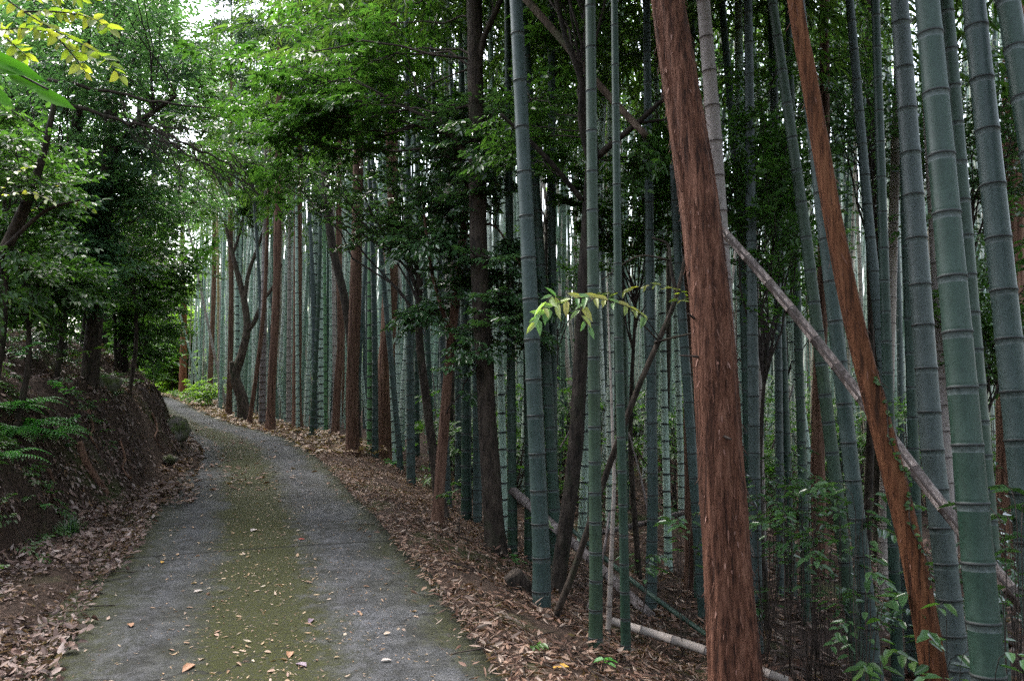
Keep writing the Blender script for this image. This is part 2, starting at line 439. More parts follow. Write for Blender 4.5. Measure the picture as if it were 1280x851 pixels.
# ------------------------------------------------------------------ mesh builder (quads only)
class MB:
    def __init__(s):
        s.V, s.Q, s.I, s.n = [], [], [], 0

    def add(s, V, Q, slot=0):
        V = np.asarray(V, float); Q = np.asarray(Q, int)
        s.V.append(V); s.Q.append(Q + s.n)
        s.I.append(np.full(len(Q), slot) if np.isscalar(slot) else np.asarray(slot))
        s.n += len(V)

    def tube(s, pts, rad, sides=8, slot=0, wob=0., mod=None, seed=0., cap=True):
        P = np.asarray(pts, float)
        rad = np.broadcast_to(np.asarray(rad, float), (len(P),))
        T = np.gradient(P, axis=0)
        T /= np.maximum(np.linalg.norm(T, axis=1), 1e-9)[:, None]
        a = np.array([0, 0, 1.]) if abs(T[0, 2]) < .9 else np.array([0, 1., 0])
        u = np.cross(T[0], a); u /= np.linalg.norm(u)
        U = np.empty_like(P)
        for i in range(len(P)):
            u = u - T[i] * (u @ T[i]); u /= np.linalg.norm(u); U[i] = u
        W = np.cross(T, U)
        ang = np.linspace(0, 2 * math.pi, sides, endpoint=False)
        rr = np.repeat(rad[:, None], sides, 1)
        if wob:
            L = np.r_[0, np.cumsum(np.linalg.norm(np.diff(P, axis=0), axis=1))]
            rr = rr * (1 + wob * vnoise(np.cos(ang)[None, :] * 1.2 + 7 + 0 * L[:, None], np.sin(ang)[None, :] * 1.2 + L[:, None] * 1.7, 1.6, seed))
        if mod is not None:
            rr = rr * mod(ang, P)
        V = P[:, None, :] + rr[:, :, None] * (np.cos(ang)[None, :, None] * U[:, None, :] + np.sin(ang)[None, :, None] * W[:, None, :])
        V = V.reshape(-1, 3)
        m = len(P)
        i = np.arange(m - 1)[:, None] * sides
        j = np.arange(sides)[None, :]
        k = (j + 1) % sides
        Q = np.stack([i + j, i + k, i + sides + k, i + sides + j], -1).reshape(-1, 4)
        if cap:
            for e, ring in ((0, 0), (1, (m - 1) * sides)):
                c = len(V)
                V = np.vstack([V, P[-1 if e else 0] + T[-1 if e else 0] * (.25 if e else -.25) * rad[-1 if e else 0]])
                jj = np.arange(0, sides, 2)
                q = np.stack([np.full(len(jj), c), ring + jj, ring + (jj + 1) % sides, ring + (jj + 2) % sides], -1)
                Q = np.vstack([Q, q[:, ::-1] if not e else q])
        if np.isscalar(slot):
            s.add(V, Q, slot)
        else:
            sl = np.repeat(np.asarray(slot), sides)
            s.add(V, Q, np.r_[sl, np.full(len(Q) - len(sl), sl[-1])])
        return U, W

    def tubes(s, P, rad, slot=0):
        """many thin three sided tubes at once, P is (count, points, 3)"""
        k, m = P.shape[:2]
        T = P[:, -1] - P[:, 0]
        T /= np.maximum(np.linalg.norm(T, axis=1), 1e-9)[:, None]
        a = np.where(np.abs(T[:, 2:3]) < .9, np.array([[0, 0, 1.]]), np.array([[0, 1., 0]]))
        U = np.cross(T, a); U /= np.linalg.norm(U, axis=1)[:, None]
        W = np.cross(T, U)
        ang = np.array([0, 2.094, 4.189])
        o = np.cos(ang)[None, :, None] * U[:, None, :] + np.sin(ang)[None, :, None] * W[:, None, :]
        V = P[:, :, None, :] + np.asarray(rad)[None, :, None, None] * o[:, None, :, :]
        i = np.arange(m - 1)[:, None] * 3; j = np.arange(3)[None, :]; n = (j + 1) % 3
        q = np.stack([i + j, i + n, i + 3 + n, i + 3 + j], -1).reshape(-1, 4)
        Q = (q[None] + (np.arange(k) * m * 3)[:, None, None]).reshape(-1, 4)
        s.add(V.reshape(-1, 3), Q, slot)

    def leaves(s, P, D, Nn, L, W, slot=0, fold=.25, droop=.12):
        n = len(P)
        if n == 0:
            return
        D = D / np.maximum(np.linalg.norm(D, axis=1), 1e-9)[:, None]
        S = np.cross(Nn, D)
        S /= np.maximum(np.linalg.norm(S, axis=1), 1e-9)[:, None]
        U = np.cross(D, S)
        L = np.broadcast_to(L, (n,))[:, None]; W = np.broadcast_to(W, (n,))[:, None]
        dr = np.broadcast_to(droop, (n,))[:, None]; fo = np.broadcast_to(fold, (n,))[:, None]
        b = P
        tip = P + D * L - U * (dr * L)
        m1 = P + D * .28 * L; m2 = P + D * .66 * L - U * (dr * L * .35)
        r1 = m1 + S * W * .5 + U * W * fo; l1 = m1 - S * W * .5 + U * W * fo
        r2 = m2 + S * W * .42 + U * W * fo * .8; l2 = m2 - S * W * .42 + U * W * fo * .8
        V = np.stack([b, r1, r2, tip, l2, l1], 1).reshape(-1, 3)
        o = np.arange(n)[:, None] * 6
        Q = np.stack([o + [[0, 1, 2, 3]], o + [[0, 3, 4, 5]]], 1).reshape(-1, 4)
        s.add(V, Q, slot)

    def mesh(s, name, mats, origin=(0, 0, 0), smooth=True):
        V = np.vstack(s.V) - np.asarray(origin, float)
        Q = np.vstack(s.Q); I = np.concatenate(s.I)
        me = bpy.data.meshes.new(name)
        me.vertices.add(len(V)); me.vertices.foreach_set('co', V.astype(np.float32).ravel())
        me.loops.add(Q.size); me.loops.foreach_set('vertex_index', Q.astype(np.int32).ravel())
        me.polygons.add(len(Q))
        me.polygons.foreach_set('loop_start', np.arange(0, Q.size, 4, dtype=np.int32))
        me.polygons.foreach_set('loop_total', np.full(len(Q), 4, np.int32))
        for m in mats:
            me.materials.append(M[m] if isinstance(m, str) else m)
        me.polygons.foreach_set('material_index', I.astype(np.int32))
        me.polygons.foreach_set('use_smooth', np.full(len(Q), smooth))
        me.update(calc_edges=True)
        me.validate()
        return me


def tag(o, label=None, cat=None, group=None, kind=None):
    if label: o['label'] = label
    if cat: o['category'] = cat
    if group: o['group'] = group
    if kind: o['kind'] = kind
    return o


def thing(name, label, cat, loc, group=None):
    o = bpy.data.objects.new(name, None)
    o.empty_display_size = .2
    o.location = [float(c) for c in loc]
    COL.objects.link(o)
    return tag(o, label, cat, group)


def part(name, me, parent):
    o = bpy.data.objects.new(name, me)
    COL.objects.link(o)
    o.parent = parent
    return o


def single(name, mb, mats, loc, label=None, cat=None, group=None, kind=None, smooth=True):
    o = bpy.data.objects.new(name, mb.mesh(name, mats, loc, smooth))
    o.location = [float(c) for c in loc]
    COL.objects.link(o)
    return tag(o, label, cat, group, kind)


def unit(v):
    v = np.asarray(v, float)
    return v / max(np.linalg.norm(v), 1e-9)


def smooth_path(pts, n=8):
    return catmull(np.asarray(pts, float), n)


# ------------------------------------------------------------------ foliage
def template(nside, nax, nsd, ang, slen, droop, seed, jit=.35):
    r = np.random.default_rng(seed)
    P, D, Nn, tw = [], [], [], []
    ax = lambda t: np.array([t, .06 * math.sin(3 * t + seed), -droop * t * t])
    tw.append((np.array([ax(t) for t in np.linspace(0, 1, 5)]), 1.))

    def leafline(f, n, d0, t0=.15):
        for i in range(n):
            t = t0 + (1 - t0) * (i + r.uniform(0, .6)) / n
            p = f(min(t, 1)); d = unit(f(min(t + .05, 1.05)) - f(t - .02))
            sgn = 1 if i % 2 else -1
            a = sgn * r.uniform(.5, 1.1) if i < n - 1 else 0
            dd = np.array([d[0] * math.cos(a) - d[1] * math.sin(a), d[0] * math.sin(a) + d[1] * math.cos(a), d[2] - r.uniform(0, .35)])
            P.append(p); D.append(unit(dd)); Nn.append(unit(np.array([r.normal(0, jit), r.normal(0, jit), 1])))
    leafline(ax, nax, 1)
    for i in range(nside):
        t = .15 + .7 * i / max(1, nside - 1)
        sgn = 1 if i % 2 else -1
        a = sgn * ang * r.uniform(.8, 1.2)
        l = slen * (1 - .55 * t) * r.uniform(.8, 1.2)
        b = ax(t); dv = np.array([math.cos(a), math.sin(a), r.uniform(-.15, .2)])
        f = lambda q, b=b, dv=dv, l=l: b + dv * l * q + np.array([0, 0, -droop * .6 * (l * q) ** 2])
        tw.append((np.array([f(q) for q in (0, .5, 1)]), .6))
        leafline(f, nsd, 1)
    return dict(P=np.array(P), D=np.array(D), N=np.array(Nn), tw=tw)


TPL = {
    'broad': [template(5, 7, 6, .9, .75, .2, s) for s in range(4)],
    'flat': [template(7, 9, 8, .85, .7, .12, s, .2) for s in range(10, 14)],
    'hang': [template(4, 8, 6, .6, .6, .6, s, .5) for s in range(20, 24)],
    'conifer': [template(9, 10, 8, 1.0, .5, .35, s, .3) for s in range(30, 33)],
}


def add_sprays(mb, pos, dirs, size, kind, L, W, slot, tslot, up=None, drop=.12, twig_r=.0022, fold=.22, droop=.15, twigs=True):
    """put a leafy spray at every pos, pointing along dirs"""
    pos = np.asarray(pos); dirs = np.asarray(dirs)
    X = dirs / np.linalg.norm(dirs, axis=1)[:, None]
    upv = np.tile([0, 0, 1.], (len(X), 1)) + rng.normal(0, .22, (len(X), 3))
    Yv = np.cross(upv, X); Yv /= np.maximum(np.linalg.norm(Yv, axis=1), 1e-6)[:, None]
    Z = np.cross(X, Yv)
    B = np.stack([X, Yv, Z], 2)
    sz = size * rng.uniform(.65, 1.25, len(X))
    T = TPL[kind]
    which = rng.integers(0, len(T), len(X))
    for k, t in enumerate(T):
        m = which == k
        if not m.any():
            continue
        b, p, s_ = B[m], pos[m], sz[m]
        P = p[:, None, :] + s_[:, None, None] * np.einsum('kij,nj->kni', b, t['P'])
        D = np.einsum('kij,nj->kni', b, t['D'])
        Nn = np.einsum('kij,nj->kni', b, t['N']) + rng.normal(0, .18, D.shape)
        P, D, Nn = P.reshape(-1, 3), D.reshape(-1, 3), Nn.reshape(-1, 3)
        keep = rng.random(len(P)) > drop
        P, D, Nn = P[keep], D[keep], Nn[keep]
        l = L * rng.uniform(.6, 1.2, len(P))
        mb.leaves(P, D, Nn, l, l * W / L * rng.uniform(.8, 1.15, len(P)), slot, fold, droop)
        if twigs:
            for pts, rr in t['tw']:
                q = p[:, None, :] + s_[:, None, None] * np.einsum('kij,nj->kni', b, pts)
                mb.tubes(q, np.linspace(twig_r * rr, twig_r * rr * .4, len(pts)), tslot)


DENS = .55


def add_crown(mb, trunk, center, rad, nb, m, size, kind, L, W, slot=0, tslot=1, lift=.15, dropz=.1, zrange=None, br=.009, twigs=True, drop=.12, droop=.15):
    """branches from the trunk into an ellipsoid, leafy sprays along each"""
    trunk = np.asarray(trunk, float)
    nb = max(3, int(round(nb * DENS)))
    P, Dd = [], []
    for _ in range(nb):
        v = rng.normal(0, 1, 3); v /= np.linalg.norm(v)
        e = np.asarray(center) + np.asarray(rad) * v * rng.uniform(.25, 1.0) ** .6
        dist = np.linalg.norm(trunk - e, axis=1) + .9 * np.maximum(0, trunk[:, 2] - e[2])
        near = np.argsort(dist)[:max(1, len(trunk) // 4)]
        st = trunk[rng.choice(near)]
        ln = np.linalg.norm(e - st)
        mid = (st + e) / 2 + np.array([0, 0, lift * ln]) + rng.normal(0, .10 * ln + .02, 3)
        tt = np.linspace(0, 1, 9)[:, None]
        c = (1 - tt) ** 2 * st + 2 * tt * (1 - tt) * mid + tt ** 2 * e
        c[1:-1] += rng.normal(0, .015 * ln, c[1:-1].shape)
        mb.tube(c, np.linspace(br * (.5 + .4 * min(ln, 3)), br * .28, 9), 5, tslot, cap=False)
        # one or two side branches
        lens = [(c, .3)]
        for __ in range(2):
            i = rng.integers(3, 8)
            dv = unit(c[i] - c[i - 1]); a = rng.uniform(.5, 1.1) * rng.choice([-1, 1])
            dv = np.array([dv[0] * math.cos(a) - dv[1] * math.sin(a), dv[0] * math.sin(a) + dv[1] * math.cos(a), dv[2] + rng.uniform(-.2, .25)])
            q = c[i] + dv * np.linspace(0, 1, 5)[:, None] * ln * rng.uniform(.2, .4)
            q[1:] += rng.normal(0, .012 * ln, q[1:].shape)
            mb.tube(q, np.linspace(br * .5, br * .22, 5), 4, tslot, cap=False)
            lens.append((q, .4))
        for q, t0 in lens:
            k = m if q is c else max(1, m // 2)
            for t in np.linspace(t0, 1, k):
                f = t * (len(q) - 1); i = min(int(f), len(q) - 2)
                p = q[i] + (q[i + 1] - q[i]) * (f - i)
                d = unit(q[i + 1] - q[i])
                a = rng.normal(0, .8)
                d = np.array([d[0] * math.cos(a) - d[1] * math.sin(a), d[0] * math.sin(a) + d[1] * math.cos(a), d[2] * .4 - dropz + rng.normal(0, .15)])
                P.append(p); Dd.append(d)
    add_sprays(mb, P, Dd, size, kind, L, W, slot, tslot, twigs=twigs, drop=drop, droop=droop)


def E(x, y, d, rx, ry, rd):
    return at(x, y, d), (rx * d / FPX, rd, ry * d / FPX)


def rough_trunk(mb, pts, rad, sides=14, slot=0, flare=.5, wob=.12, seed=0., n=10):
    P = smooth_path(pts, n)
    rr = np.interp(np.linspace(0, 1, len(P)), np.linspace(0, 1, len(rad)), rad)
    L = np.r_[0, np.cumsum(np.linalg.norm(np.diff(P, axis=0), axis=1))]
    rr = rr * (1 + flare * np.exp(-L / .22))
    mb.tube(P, rr, sides, slot, wob, seed=seed)
    return P


def up_from(P0, P1, z):
    """continue the line P0->P1 to height z"""
    d = P1 - P0
    return P0 + d * ((z - P0[2]) / d[2])


def to_ground(Ptop, Plow, sink=.12):
    """continue the line Ptop->Plow down to the terrain"""
    d = Plow - Ptop
    d = d / abs(d[2])
    p = Plow.copy()
    for _ in range(400):
        if p[2] <= g1(p[0], p[1]):
            break
        p = p + d * .02
    return p + d * sink


TREES = 0


def px_trunk(pix, d, toground=True, ztop=None, base=None):
    """trunk axis from photo positions (top to bottom) at distance d (number or list); returned bottom to top"""
    ds = d if isinstance(d, (list, tuple)) else [d] * len(pix)
    P = [at(x, y, q) for (x, y), q in zip(pix, ds)]
    if toground:
        P.append(to_ground(P[-2], P[-1]))
    P = P[::-1]
    if ztop:
        v = unit(P[-1] - P[-2]); v[:2] *= .6
        P.append(P[-1] + v / v[2] * (ztop - P[-1][2]))
    return P


def tree(name, label, cat, pts, rad, bark, crowns, leaf, kind='broad', limbs=(), group=None, sides=14, flare=.5, wob=.12, extra=None, trunkparts=(), base_sink=.1):
    """tree > trunk, crown"""
    base = np.array(pts[0], float)
    if base[0] > -8 and base[1] < 26: FEET.append((base[0], base[1], rad[0] * (1 + flare * .6)))
    root = thing(name, label, cat, base, group)
    mb = MB()
    P = rough_trunk(mb, pts, rad, sides, 0, flare, wob, seed=rng.uniform(0, 50))
    allp = [P]
    for lp, lr in limbs:
        q = smooth_path(lp, 6)
        mb.tube(q, np.interp(np.linspace(0, 1, len(q)), np.linspace(0, 1, len(lr)), lr), 8, 0, .12, seed=rng.uniform(0, 9))
        allp.append(q)
    part('trunk', mb.mesh('trunk', [bark], base), root)
    if crowns:
        cb = MB()
        allp = np.vstack(allp)
        for cr in crowns:
            c, r = cr['at']
            add_crown(cb, allp, c, r, cr['nb'], cr.get('m', 5), cr.get('size', .5), cr.get('kind', kind), cr.get('L', .08), cr.get('W', .035), 0, 1,
                      lift=cr.get('lift', .15), dropz=cr.get('dropz', .1), br=cr.get('br', .009), twigs=cr.get('twigs', True), drop=cr.get('drop', .12))
        part('crown', cb.mesh('crown', [leaf, 'twig'], base), root)
    return root


# ------------------------------------------------------------------ setting
def axis_vals(lo, hi, step, grow, limit):
    a = list(np.arange(lo, hi + 1e-6, step))
    s = step; x = a[-1]
    while x < limit[1]:
        s *= grow; x += s; a.append(x)
    s = step; x = a[0]
    while x > limit[0]:
        s *= grow; x -= s; a.insert(0, x)
    return np.array(a)


xs = axis_vals(-8.5, 5.0, .085, 1.06, (-420, 420))
ys = axis_vals(2.0, 17.0, .085, 1.06, (-200, 500))
GX, GY = np.meshgrid(xs, ys)
GZ = ground(GX, GY)
tb = MB()
nx, ny = len(xs), len(ys)
ii = (np.arange(ny - 1)[:, None] * nx + np.arange(nx - 1)[None, :]).ravel()
tb.add(np.c_[GX.ravel(), GY.ravel(), GZ], np.stack([ii, ii + 1, ii + nx + 1, ii + nx], 1))
single('forest_floor', tb, ['soil'], (0, 0, 0), kind='structure')

rb = MB()
lats = np.linspace(-HALF, HALF, 15)
idx = np.arange(0, len(CEN), 1)
wob_l = .05 * vnoise(CS[idx], CS[idx] * 0, 1.3, 8.) + .03 * vnoise(CS[idx], CS[idx] * 0, 5., 8.5)
wob_r = .05 * vnoise(CS[idx], CS[idx] * 0, 1.3, 9.) + .03 * vnoise(CS[idx], CS[idx] * 0, 5., 9.5)
RV = []
for j, la in enumerate(lats):
    off = la + (wob_l if j == 0 else wob_r if j == len(lats) - 1 else 0)
    z = -.012 * (la / HALF) ** 2 + 0 * wob_l
    p = CEN[idx] + CN[idx] * (off + 0 * wob_l)[:, None]
    RV.append(np.c_[p, z])
drop_l = RV[0].copy(); drop_l[:, 2] -= .12
drop_r = RV[-1].copy(); drop_r[:, 2] -= .12
RV = np.stack([drop_l] + RV + [drop_r], 1)
m_, k_ = RV.shape[:2]
ii = (np.arange(m_ - 1)[:, None] * k_ + np.arange(k_ - 1)[None, :]).ravel()
rb.add(RV.reshape(-1, 3), np.stack([ii, ii + 1, ii + k_ + 1, ii + k_], 1))
road = single('road', rb, ['road'], (0, 0, 0), kind='structure')
uvl = road.data.uv_layers.new(name='UVMap')
latv = np.r_[-HALF, lats, HALF]
UVv = np.stack(np.broadcast_arrays(latv[None, :], CS[idx][:, None]), -1).reshape(-1, 2)
li = np.empty(len(road.data.loops), np.int32); road.data.loops.foreach_get('vertex_index', li)
uvl.data.foreach_set('uv', UVv[li].astype(np.float32).ravel())


# ------------------------------------------------------------------ bamboo
def culm(mb, base, dirv, H, r0, bend=(0, 0), sides=14, n0=.14, n1=.30, slots=(0, 1, 2), through=None, detail=True):
    """jointed culm from base up dirv (z=1) with a gentle bend; returns axis function"""
    base = np.asarray(base, float); dirv = np.asarray(dirv, float)
    if through is None:
        f = lambda z: base + dirv * z + np.array([bend[0], bend[1], 0]) * (z / H) ** 2 * H
    else:
        tz = np.array([p[2] for p in through]) - base[2]
        A = np.array(through)
        ex = A[-1] - A[-2]; ex = ex / ex[2]

        def f(z):
            if z <= tz[-1]:
                k = max(0, min(len(tz) - 2, int(np.searchsorted(tz, z) - 1)))
                w = (z - tz[k]) / (tz[k + 1] - tz[k])
                return A[k] + (A[k + 1] - A[k]) * w
            e = z - tz[-1]
            return A[-1] + ex * e + np.array([bend[0], bend[1], 0]) * (e / H) ** 2 * H
    z = 0.0; k = 0
    P, Rr, S = [], [], []
    rad = lambda z: r0 * (1.12 - .12 * min(1, z / .8)) * max(.12, 1 - .80 * (z / H) ** 1.3)
    node_z = []
    while z < H:
        st = n0 + (n1 - n0) * min(1, z / 3.5)
        st *= random.uniform(.93, 1.07)
        if z > H * .6:
            st *= .9
        r = rad(z)
        h = max(.0035, r0 * .095)
        # node: slight swell below, dark sheath scar, swell above
        for dz, q, s in ((-5.5 * h, 1.0, 2), (-1.3 * h, 1.015, 1), (-.95 * h, 1.085, 1), (.25 * h, 1.075, 1), (.55 * h, 1.015, 0), (1.4 * h, 1.04, 0), (3.4 * h, 1.0, 0)):
            if not detail and dz in (-.95 * h, 1.4 * h):
                continue
            P.append(f(max(-.05, z + dz + 5.5 * h))); Rr.append(r * q); S.append(slots[s])
        node_z.append(z)
        if detail:
            P.append(f(z + st * .55 + 2 * h)); Rr.append(rad(z + st * .5) * .995); S.append(slots[0])
        z += st; k += 1
    mb.tube(P, Rr, sides, S[:-1])
    return f, rad, node_z


def bamboo_crown(mb, f, H, z0, nb=26, size=1.0, L=.14, slot=0, tslot=1, m=4):
    P, D = [], []
    for i in range(nb):
        z = z0 + (H - z0) * (i + rng.random()) / nb
        p = f(z)
        a = rng.uniform(0, 2 * math.pi)
        ln = (1.6 - 1.0 * (z - z0) / (H - z0)) * rng.uniform(.7, 1.2)
        dv = np.array([math.cos(a), math.sin(a), .65])
        t = np.linspace(0, 1, 6)[:, None]
        c = p + dv * t * ln + np.array([0, 0, -.75]) * (t * ln) ** 2 * .5
        mb.tube(c, np.linspace(.007, .002, 6), 4, tslot, cap=False)
        for q in np.linspace(.3, 1, m):
            j = min(4, int(q * 5))
            P.append(c[j] + (c[j + 1] - c[j]) * (q * 5 - j))
            b = a + rng.normal(0, .8)
            D.append([math.cos(b), math.sin(b), -.35 + rng.normal(0, .2)])
    add_sprays(mb, P, D, .5 * size, 'hang', L, L * .16, slot, tslot, twigs=False, droop=.25, drop=.05)


CROWNS = []
for k in range(4):
    cb = MB()
    Hc = 6.0
    fz = lambda z, k=k: np.array([.05 * z * z * .25 * math.cos(k * 2), .05 * z * z * .25 * math.sin(k * 2), z])
    bamboo_crown(cb, fz, Hc, 0.0, 30, 1.15, .17)
    CROWNS.append(cb.mesh('crown', ['l_bamboo', 'culm_green'], (0, 0, 0)))

HERO = []
FEET = []


def hero(top, low, d, wpx, style, label, lean=.0, H=None, mid=None, node=None, group='bamboo culms of the grove', crown=True, base=None):
    """one culm drawn from photo: x at the top edge, a low point, its distance, its width in pixels"""
    if base is not None:
        b = hit(*base); d = b[1]
    Pt = at(top[0], top[1], d + lean)
    Pl = at(low[0], low[1], d)
    thr = [Pl]
    if mid is not None:
        thr.append(at(mid[0], mid[1], d + lean * (low[1] - mid[1]) / max(1, low[1] - top[1])))
    thr.append(Pt)
    if base is not None:
        b0 = at(base[0], base[1], d)
        b0[2] = min(b0[2], g1(b0[0], b0[1])) - .1
    else:
        b0 = to_ground(thr[1], Pl)
    thr = ([b0] + thr) if (Pl[2] - b0[2]) > .15 else ([b0] + thr[1:])
    H = H or random.uniform(10.5, 13)
    root = thing('bamboo', label, 'bamboo', b0, group)
    r0 = wpx / 2 * d / FPX / .93
    mb = MB()
    slots = {'culm_dead': ['culm_dead', 'deadnode', 'culm_dead'], 'culm_yellow': ['culm_yellow', 'deadnode', 'culm_yellow']}.get(style, [style, 'node', 'wax'])
    nn = node if node else (.26 + .05 * random.random())
    f, rad, nz = culm(mb, b0, (0, 0, 1), H, r0, (random.uniform(-.03, .03), random.uniform(-.03, .03)), 22 if wpx > 24 else 16, nn * .62, nn, through=thr)
    part('culm', mb.mesh('culm', slots, b0), root)
    if crown:
        c = part('crown', random.choice(CROWNS), root)
        zz = H - 5.4
        c.location = [float(q) for q in (f(zz) - b0)]
        c.rotation_euler.z = random.uniform(0, 6.28)
        c.scale = (1.3, 1.3, .95)
    HERO.append((b0[0], b0[1], r0))
    FEET.append((b0[0], b0[1], r0))
    return root


hero((1260, 0), (1296, 220), 3.75, 33, 'culm_green', 'thick green bamboo cut by the right edge at the upper corner', .25)
hero((1217, 0), (1277, 580), 3.85, 32, 'culm_blue', 'thick grey green bamboo rising close to the right edge behind leaning pole', .3, node=.29)
hero((1159, 0), (1234, 830), 3.35, 37, 'culm_green', 'thickest dark green bamboo in front of the fallen grey pole', .35, node=.30)
hero((1124, 0), (1188, 760), 4.75, 27, 'culm_blue', 'thick blue grey bamboo left of the thickest dark green one', .35, mid=(1165, 560), node=.29)
hero((1062, 0), (1116, 570), 6.6, 14, 'culm_blue', 'slim pale bamboo rising just right of the leaning red trunk top', .4, mid=(1087, 290))
hero((965, 0), (1072, 830), 6.2, 16, 'culm_green', 'slim dark bamboo bending left toward the top beside the leaning red trunk', .3, mid=(1008, 300))
hero((998, 0), (1094, 851), 5.2, 19, 'culm_blue', 'blue green bamboo directly behind the leaning red trunk on its left', .3, mid=(1046, 420))
hero((1183, 0), (1232, 620), 5.6, 22, 'culm_green', 'dark green bamboo in shade between the thick pair near right edge', .3)
hero((1124, 0), (1143, 600), 6.4, 13, 'culm_green', 'thin dark bamboo close behind the thick blue grey one', .2)
hero((1155, 60), (1185, 620), 7.2, 14, 'culm_dead', 'pinkish dead bamboo seen between two thick culms at right', .2, crown=False)
hero((879, 0), (922, 640), 6.0, 22, 'culm_dead', 'pinkish grey bamboo emerging from behind the big cypress trunk', .2, mid=(893, 170))
hero((902, 0), (940, 690), 8.2, 13, 'culm_green', 'green bamboo just right of the big cypress trunk', .3, mid=(928, 300))
hero((645, 0), (677, 700), 6, 20, 'culm_blue', 'grey green bamboo at the verge, left of the forked dark tree', .2, mid=(661, 330), base=(677, 762), node=.36)
hero((689, 0), (691, 640), 8, 12, 'culm_green', 'upright green bamboo behind the forked dark tree on its left', .1, base=(692, 712))
hero((738, 0), (745, 720), 6, 15, 'culm_green', 'dark green bamboo with its foot in leaves right of the forked tree', .1, base=(744, 812))
hero((654, 0), (694, 650), 7.6, 13, 'culm_green', 'leaning dark bamboo tucked behind the grey green verge bamboo', .2, mid=(676, 330), base=(699, 716))
hero((508, 0), (513, 520), 11, 10, 'culm_blue', 'upright bamboo with its foot on the leafy verge by the camellia', .1, base=(514, 606))
hero((538, 0), (556, 520), 11.5, 9, 'culm_blue', 'slim grey bamboo showing above the camellia leaves', .1, mid=(543, 150))
hero((470, 250), (499, 560), 11.8, 7, 'culm_blue', 'thin bamboo leaning across the dark red trunk by the verge', .1, base=(501, 590))
hero((576, 0), (583, 520), 9.5, 12, 'culm_green', 'green bamboo close to the left of the dark trunk', .1, base=(583, 650))
hero((592, 40), (596, 520), 9.7, 10, 'culm_blue', 'blue green bamboo half hidden by the dark trunk', .1, base=(597, 655))
hero((612, 0), (629, 580), 9.2, 9, 'culm_pale', 'pale slim bamboo just right of the dark trunk', .1, base=(630, 672))
hero((634, 0), (640, 580), 8.6, 11, 'culm_green', 'green bamboo between the dark trunk and the grey verge bamboo', .1, base=(641, 694))
hero((655, 60), (662, 620), 8.2, 12, 'culm_green', 'short dark bamboo foot behind the grey verge bamboo', .1, base=(662, 706))
hero((768, 0), (779, 640), 6.1, 11, 'culm_green', 'slim bamboo with a clean foot beside the leaning dark sapling', .1, mid=(773, 400), base=(783, 822))
hero((808, 0), (816, 620), 7.6, 13, 'culm_blue', 'grey green bamboo left of the cypress with foot behind fallen poles', .1, base=(813, 766))
hero((818, 0), (832, 560), 9.6, 9, 'culm_pale', 'thin pale bamboo behind the leaning sapling fork', .1)
hero((832, 0), (866, 580), 7.4, 12, 'culm_blue', 'bamboo leaning close to the left side of the cypress', .2, mid=(848, 330))
hero((866, 100), (872, 640), 8.6, 10, 'culm_green', 'dark bamboo almost hidden by left edge of the cypress', .1)
hero((935, 0), (950, 560), 9.5, 9, 'culm_dead', 'dull brown bamboo second to the right of the cypress', .1, crown=False)
hero((962, 0), (984, 590), 8.6, 11, 'culm_green', 'dark green bamboo midway between cypress and leaning red trunk', .1)
hero((958, 0), (974, 560), 12.5, 7, 'culm_pale', 'thin pale bamboo deep between cypress and leaning red trunk', .1)
hero((935, 0), (945, 740), 6.8, 14, 'culm_blue', 'grey bamboo foot beside the leafy shrub right of cypress', .1)
hero((968, 0), (976, 730), 8.5, 10, 'culm_blue', 'grey green bamboo rising behind the leafy shrub', .1)
hero((985, 0), (1007, 720), 7.9, 11, 'culm_green', 'bamboo in deep shade right of the leafy shrub', .2)
hero((1094, 0), (1120, 780), 6.0, 13, 'culm_green', 'shaded bamboo passing behind foot of the leaning red trunk', .2)
hero((393, 120), (397, 500), 20, 8, 'culm_pale', 'bright pale bamboo left one of the close pair past the cedars', .1, base=(396, 541))
hero((399, 120), (402, 500), 20, 7, 'culm_pale', 'bright pale bamboo right one of the close pair past the cedars', .1, base=(403, 543))
hero((404, 100), (407, 500), 19, 4.5, 'culm_fresh', 'thin fresh green bamboo touching the bright pale pair', .1, base=(408, 545))
hero((463, 150), (463, 520), 15.5, 8, 'culm_fresh', 'fresh green bamboo standing between two cedar trunks at verge', .1, base=(463, 569))
hero((363, 120), (361, 500), 20, 6, 'culm_dead', 'pinkish dead bamboo standing between two straight cedars', .1, base=(361, 536), crown=False)
hero((333, 150), (328, 500), 21, 8, 'culm_dead', 'grey dead bamboo just left of the straight cedars', .1, base=(328, 531), crown=False)
hero((415, 160), (419, 500), 18, 6, 'culm_dead', 'pinkish dead bamboo left of the crooked cedar trunk', .1, base=(414, 545), crown=False)
hero((270, 150), (274, 450), 26, 4, 'culm_yellow', 'thin yellow brown bamboo at the bend of the road', .1, base=(275, 510), crown=False)
hero((296, 180), (297, 470), 23, 6, 'culm_pale', 'pale bamboo beside the twisted tree at bend', .1, base=(297, 524))
hero((760, 380), (768, 600), 6.3, 6, 'culm_dead', 'thin tan dead culm leaning beside the dark sapling foot', .1, base=(759, 800), crown=False, H=2.6)

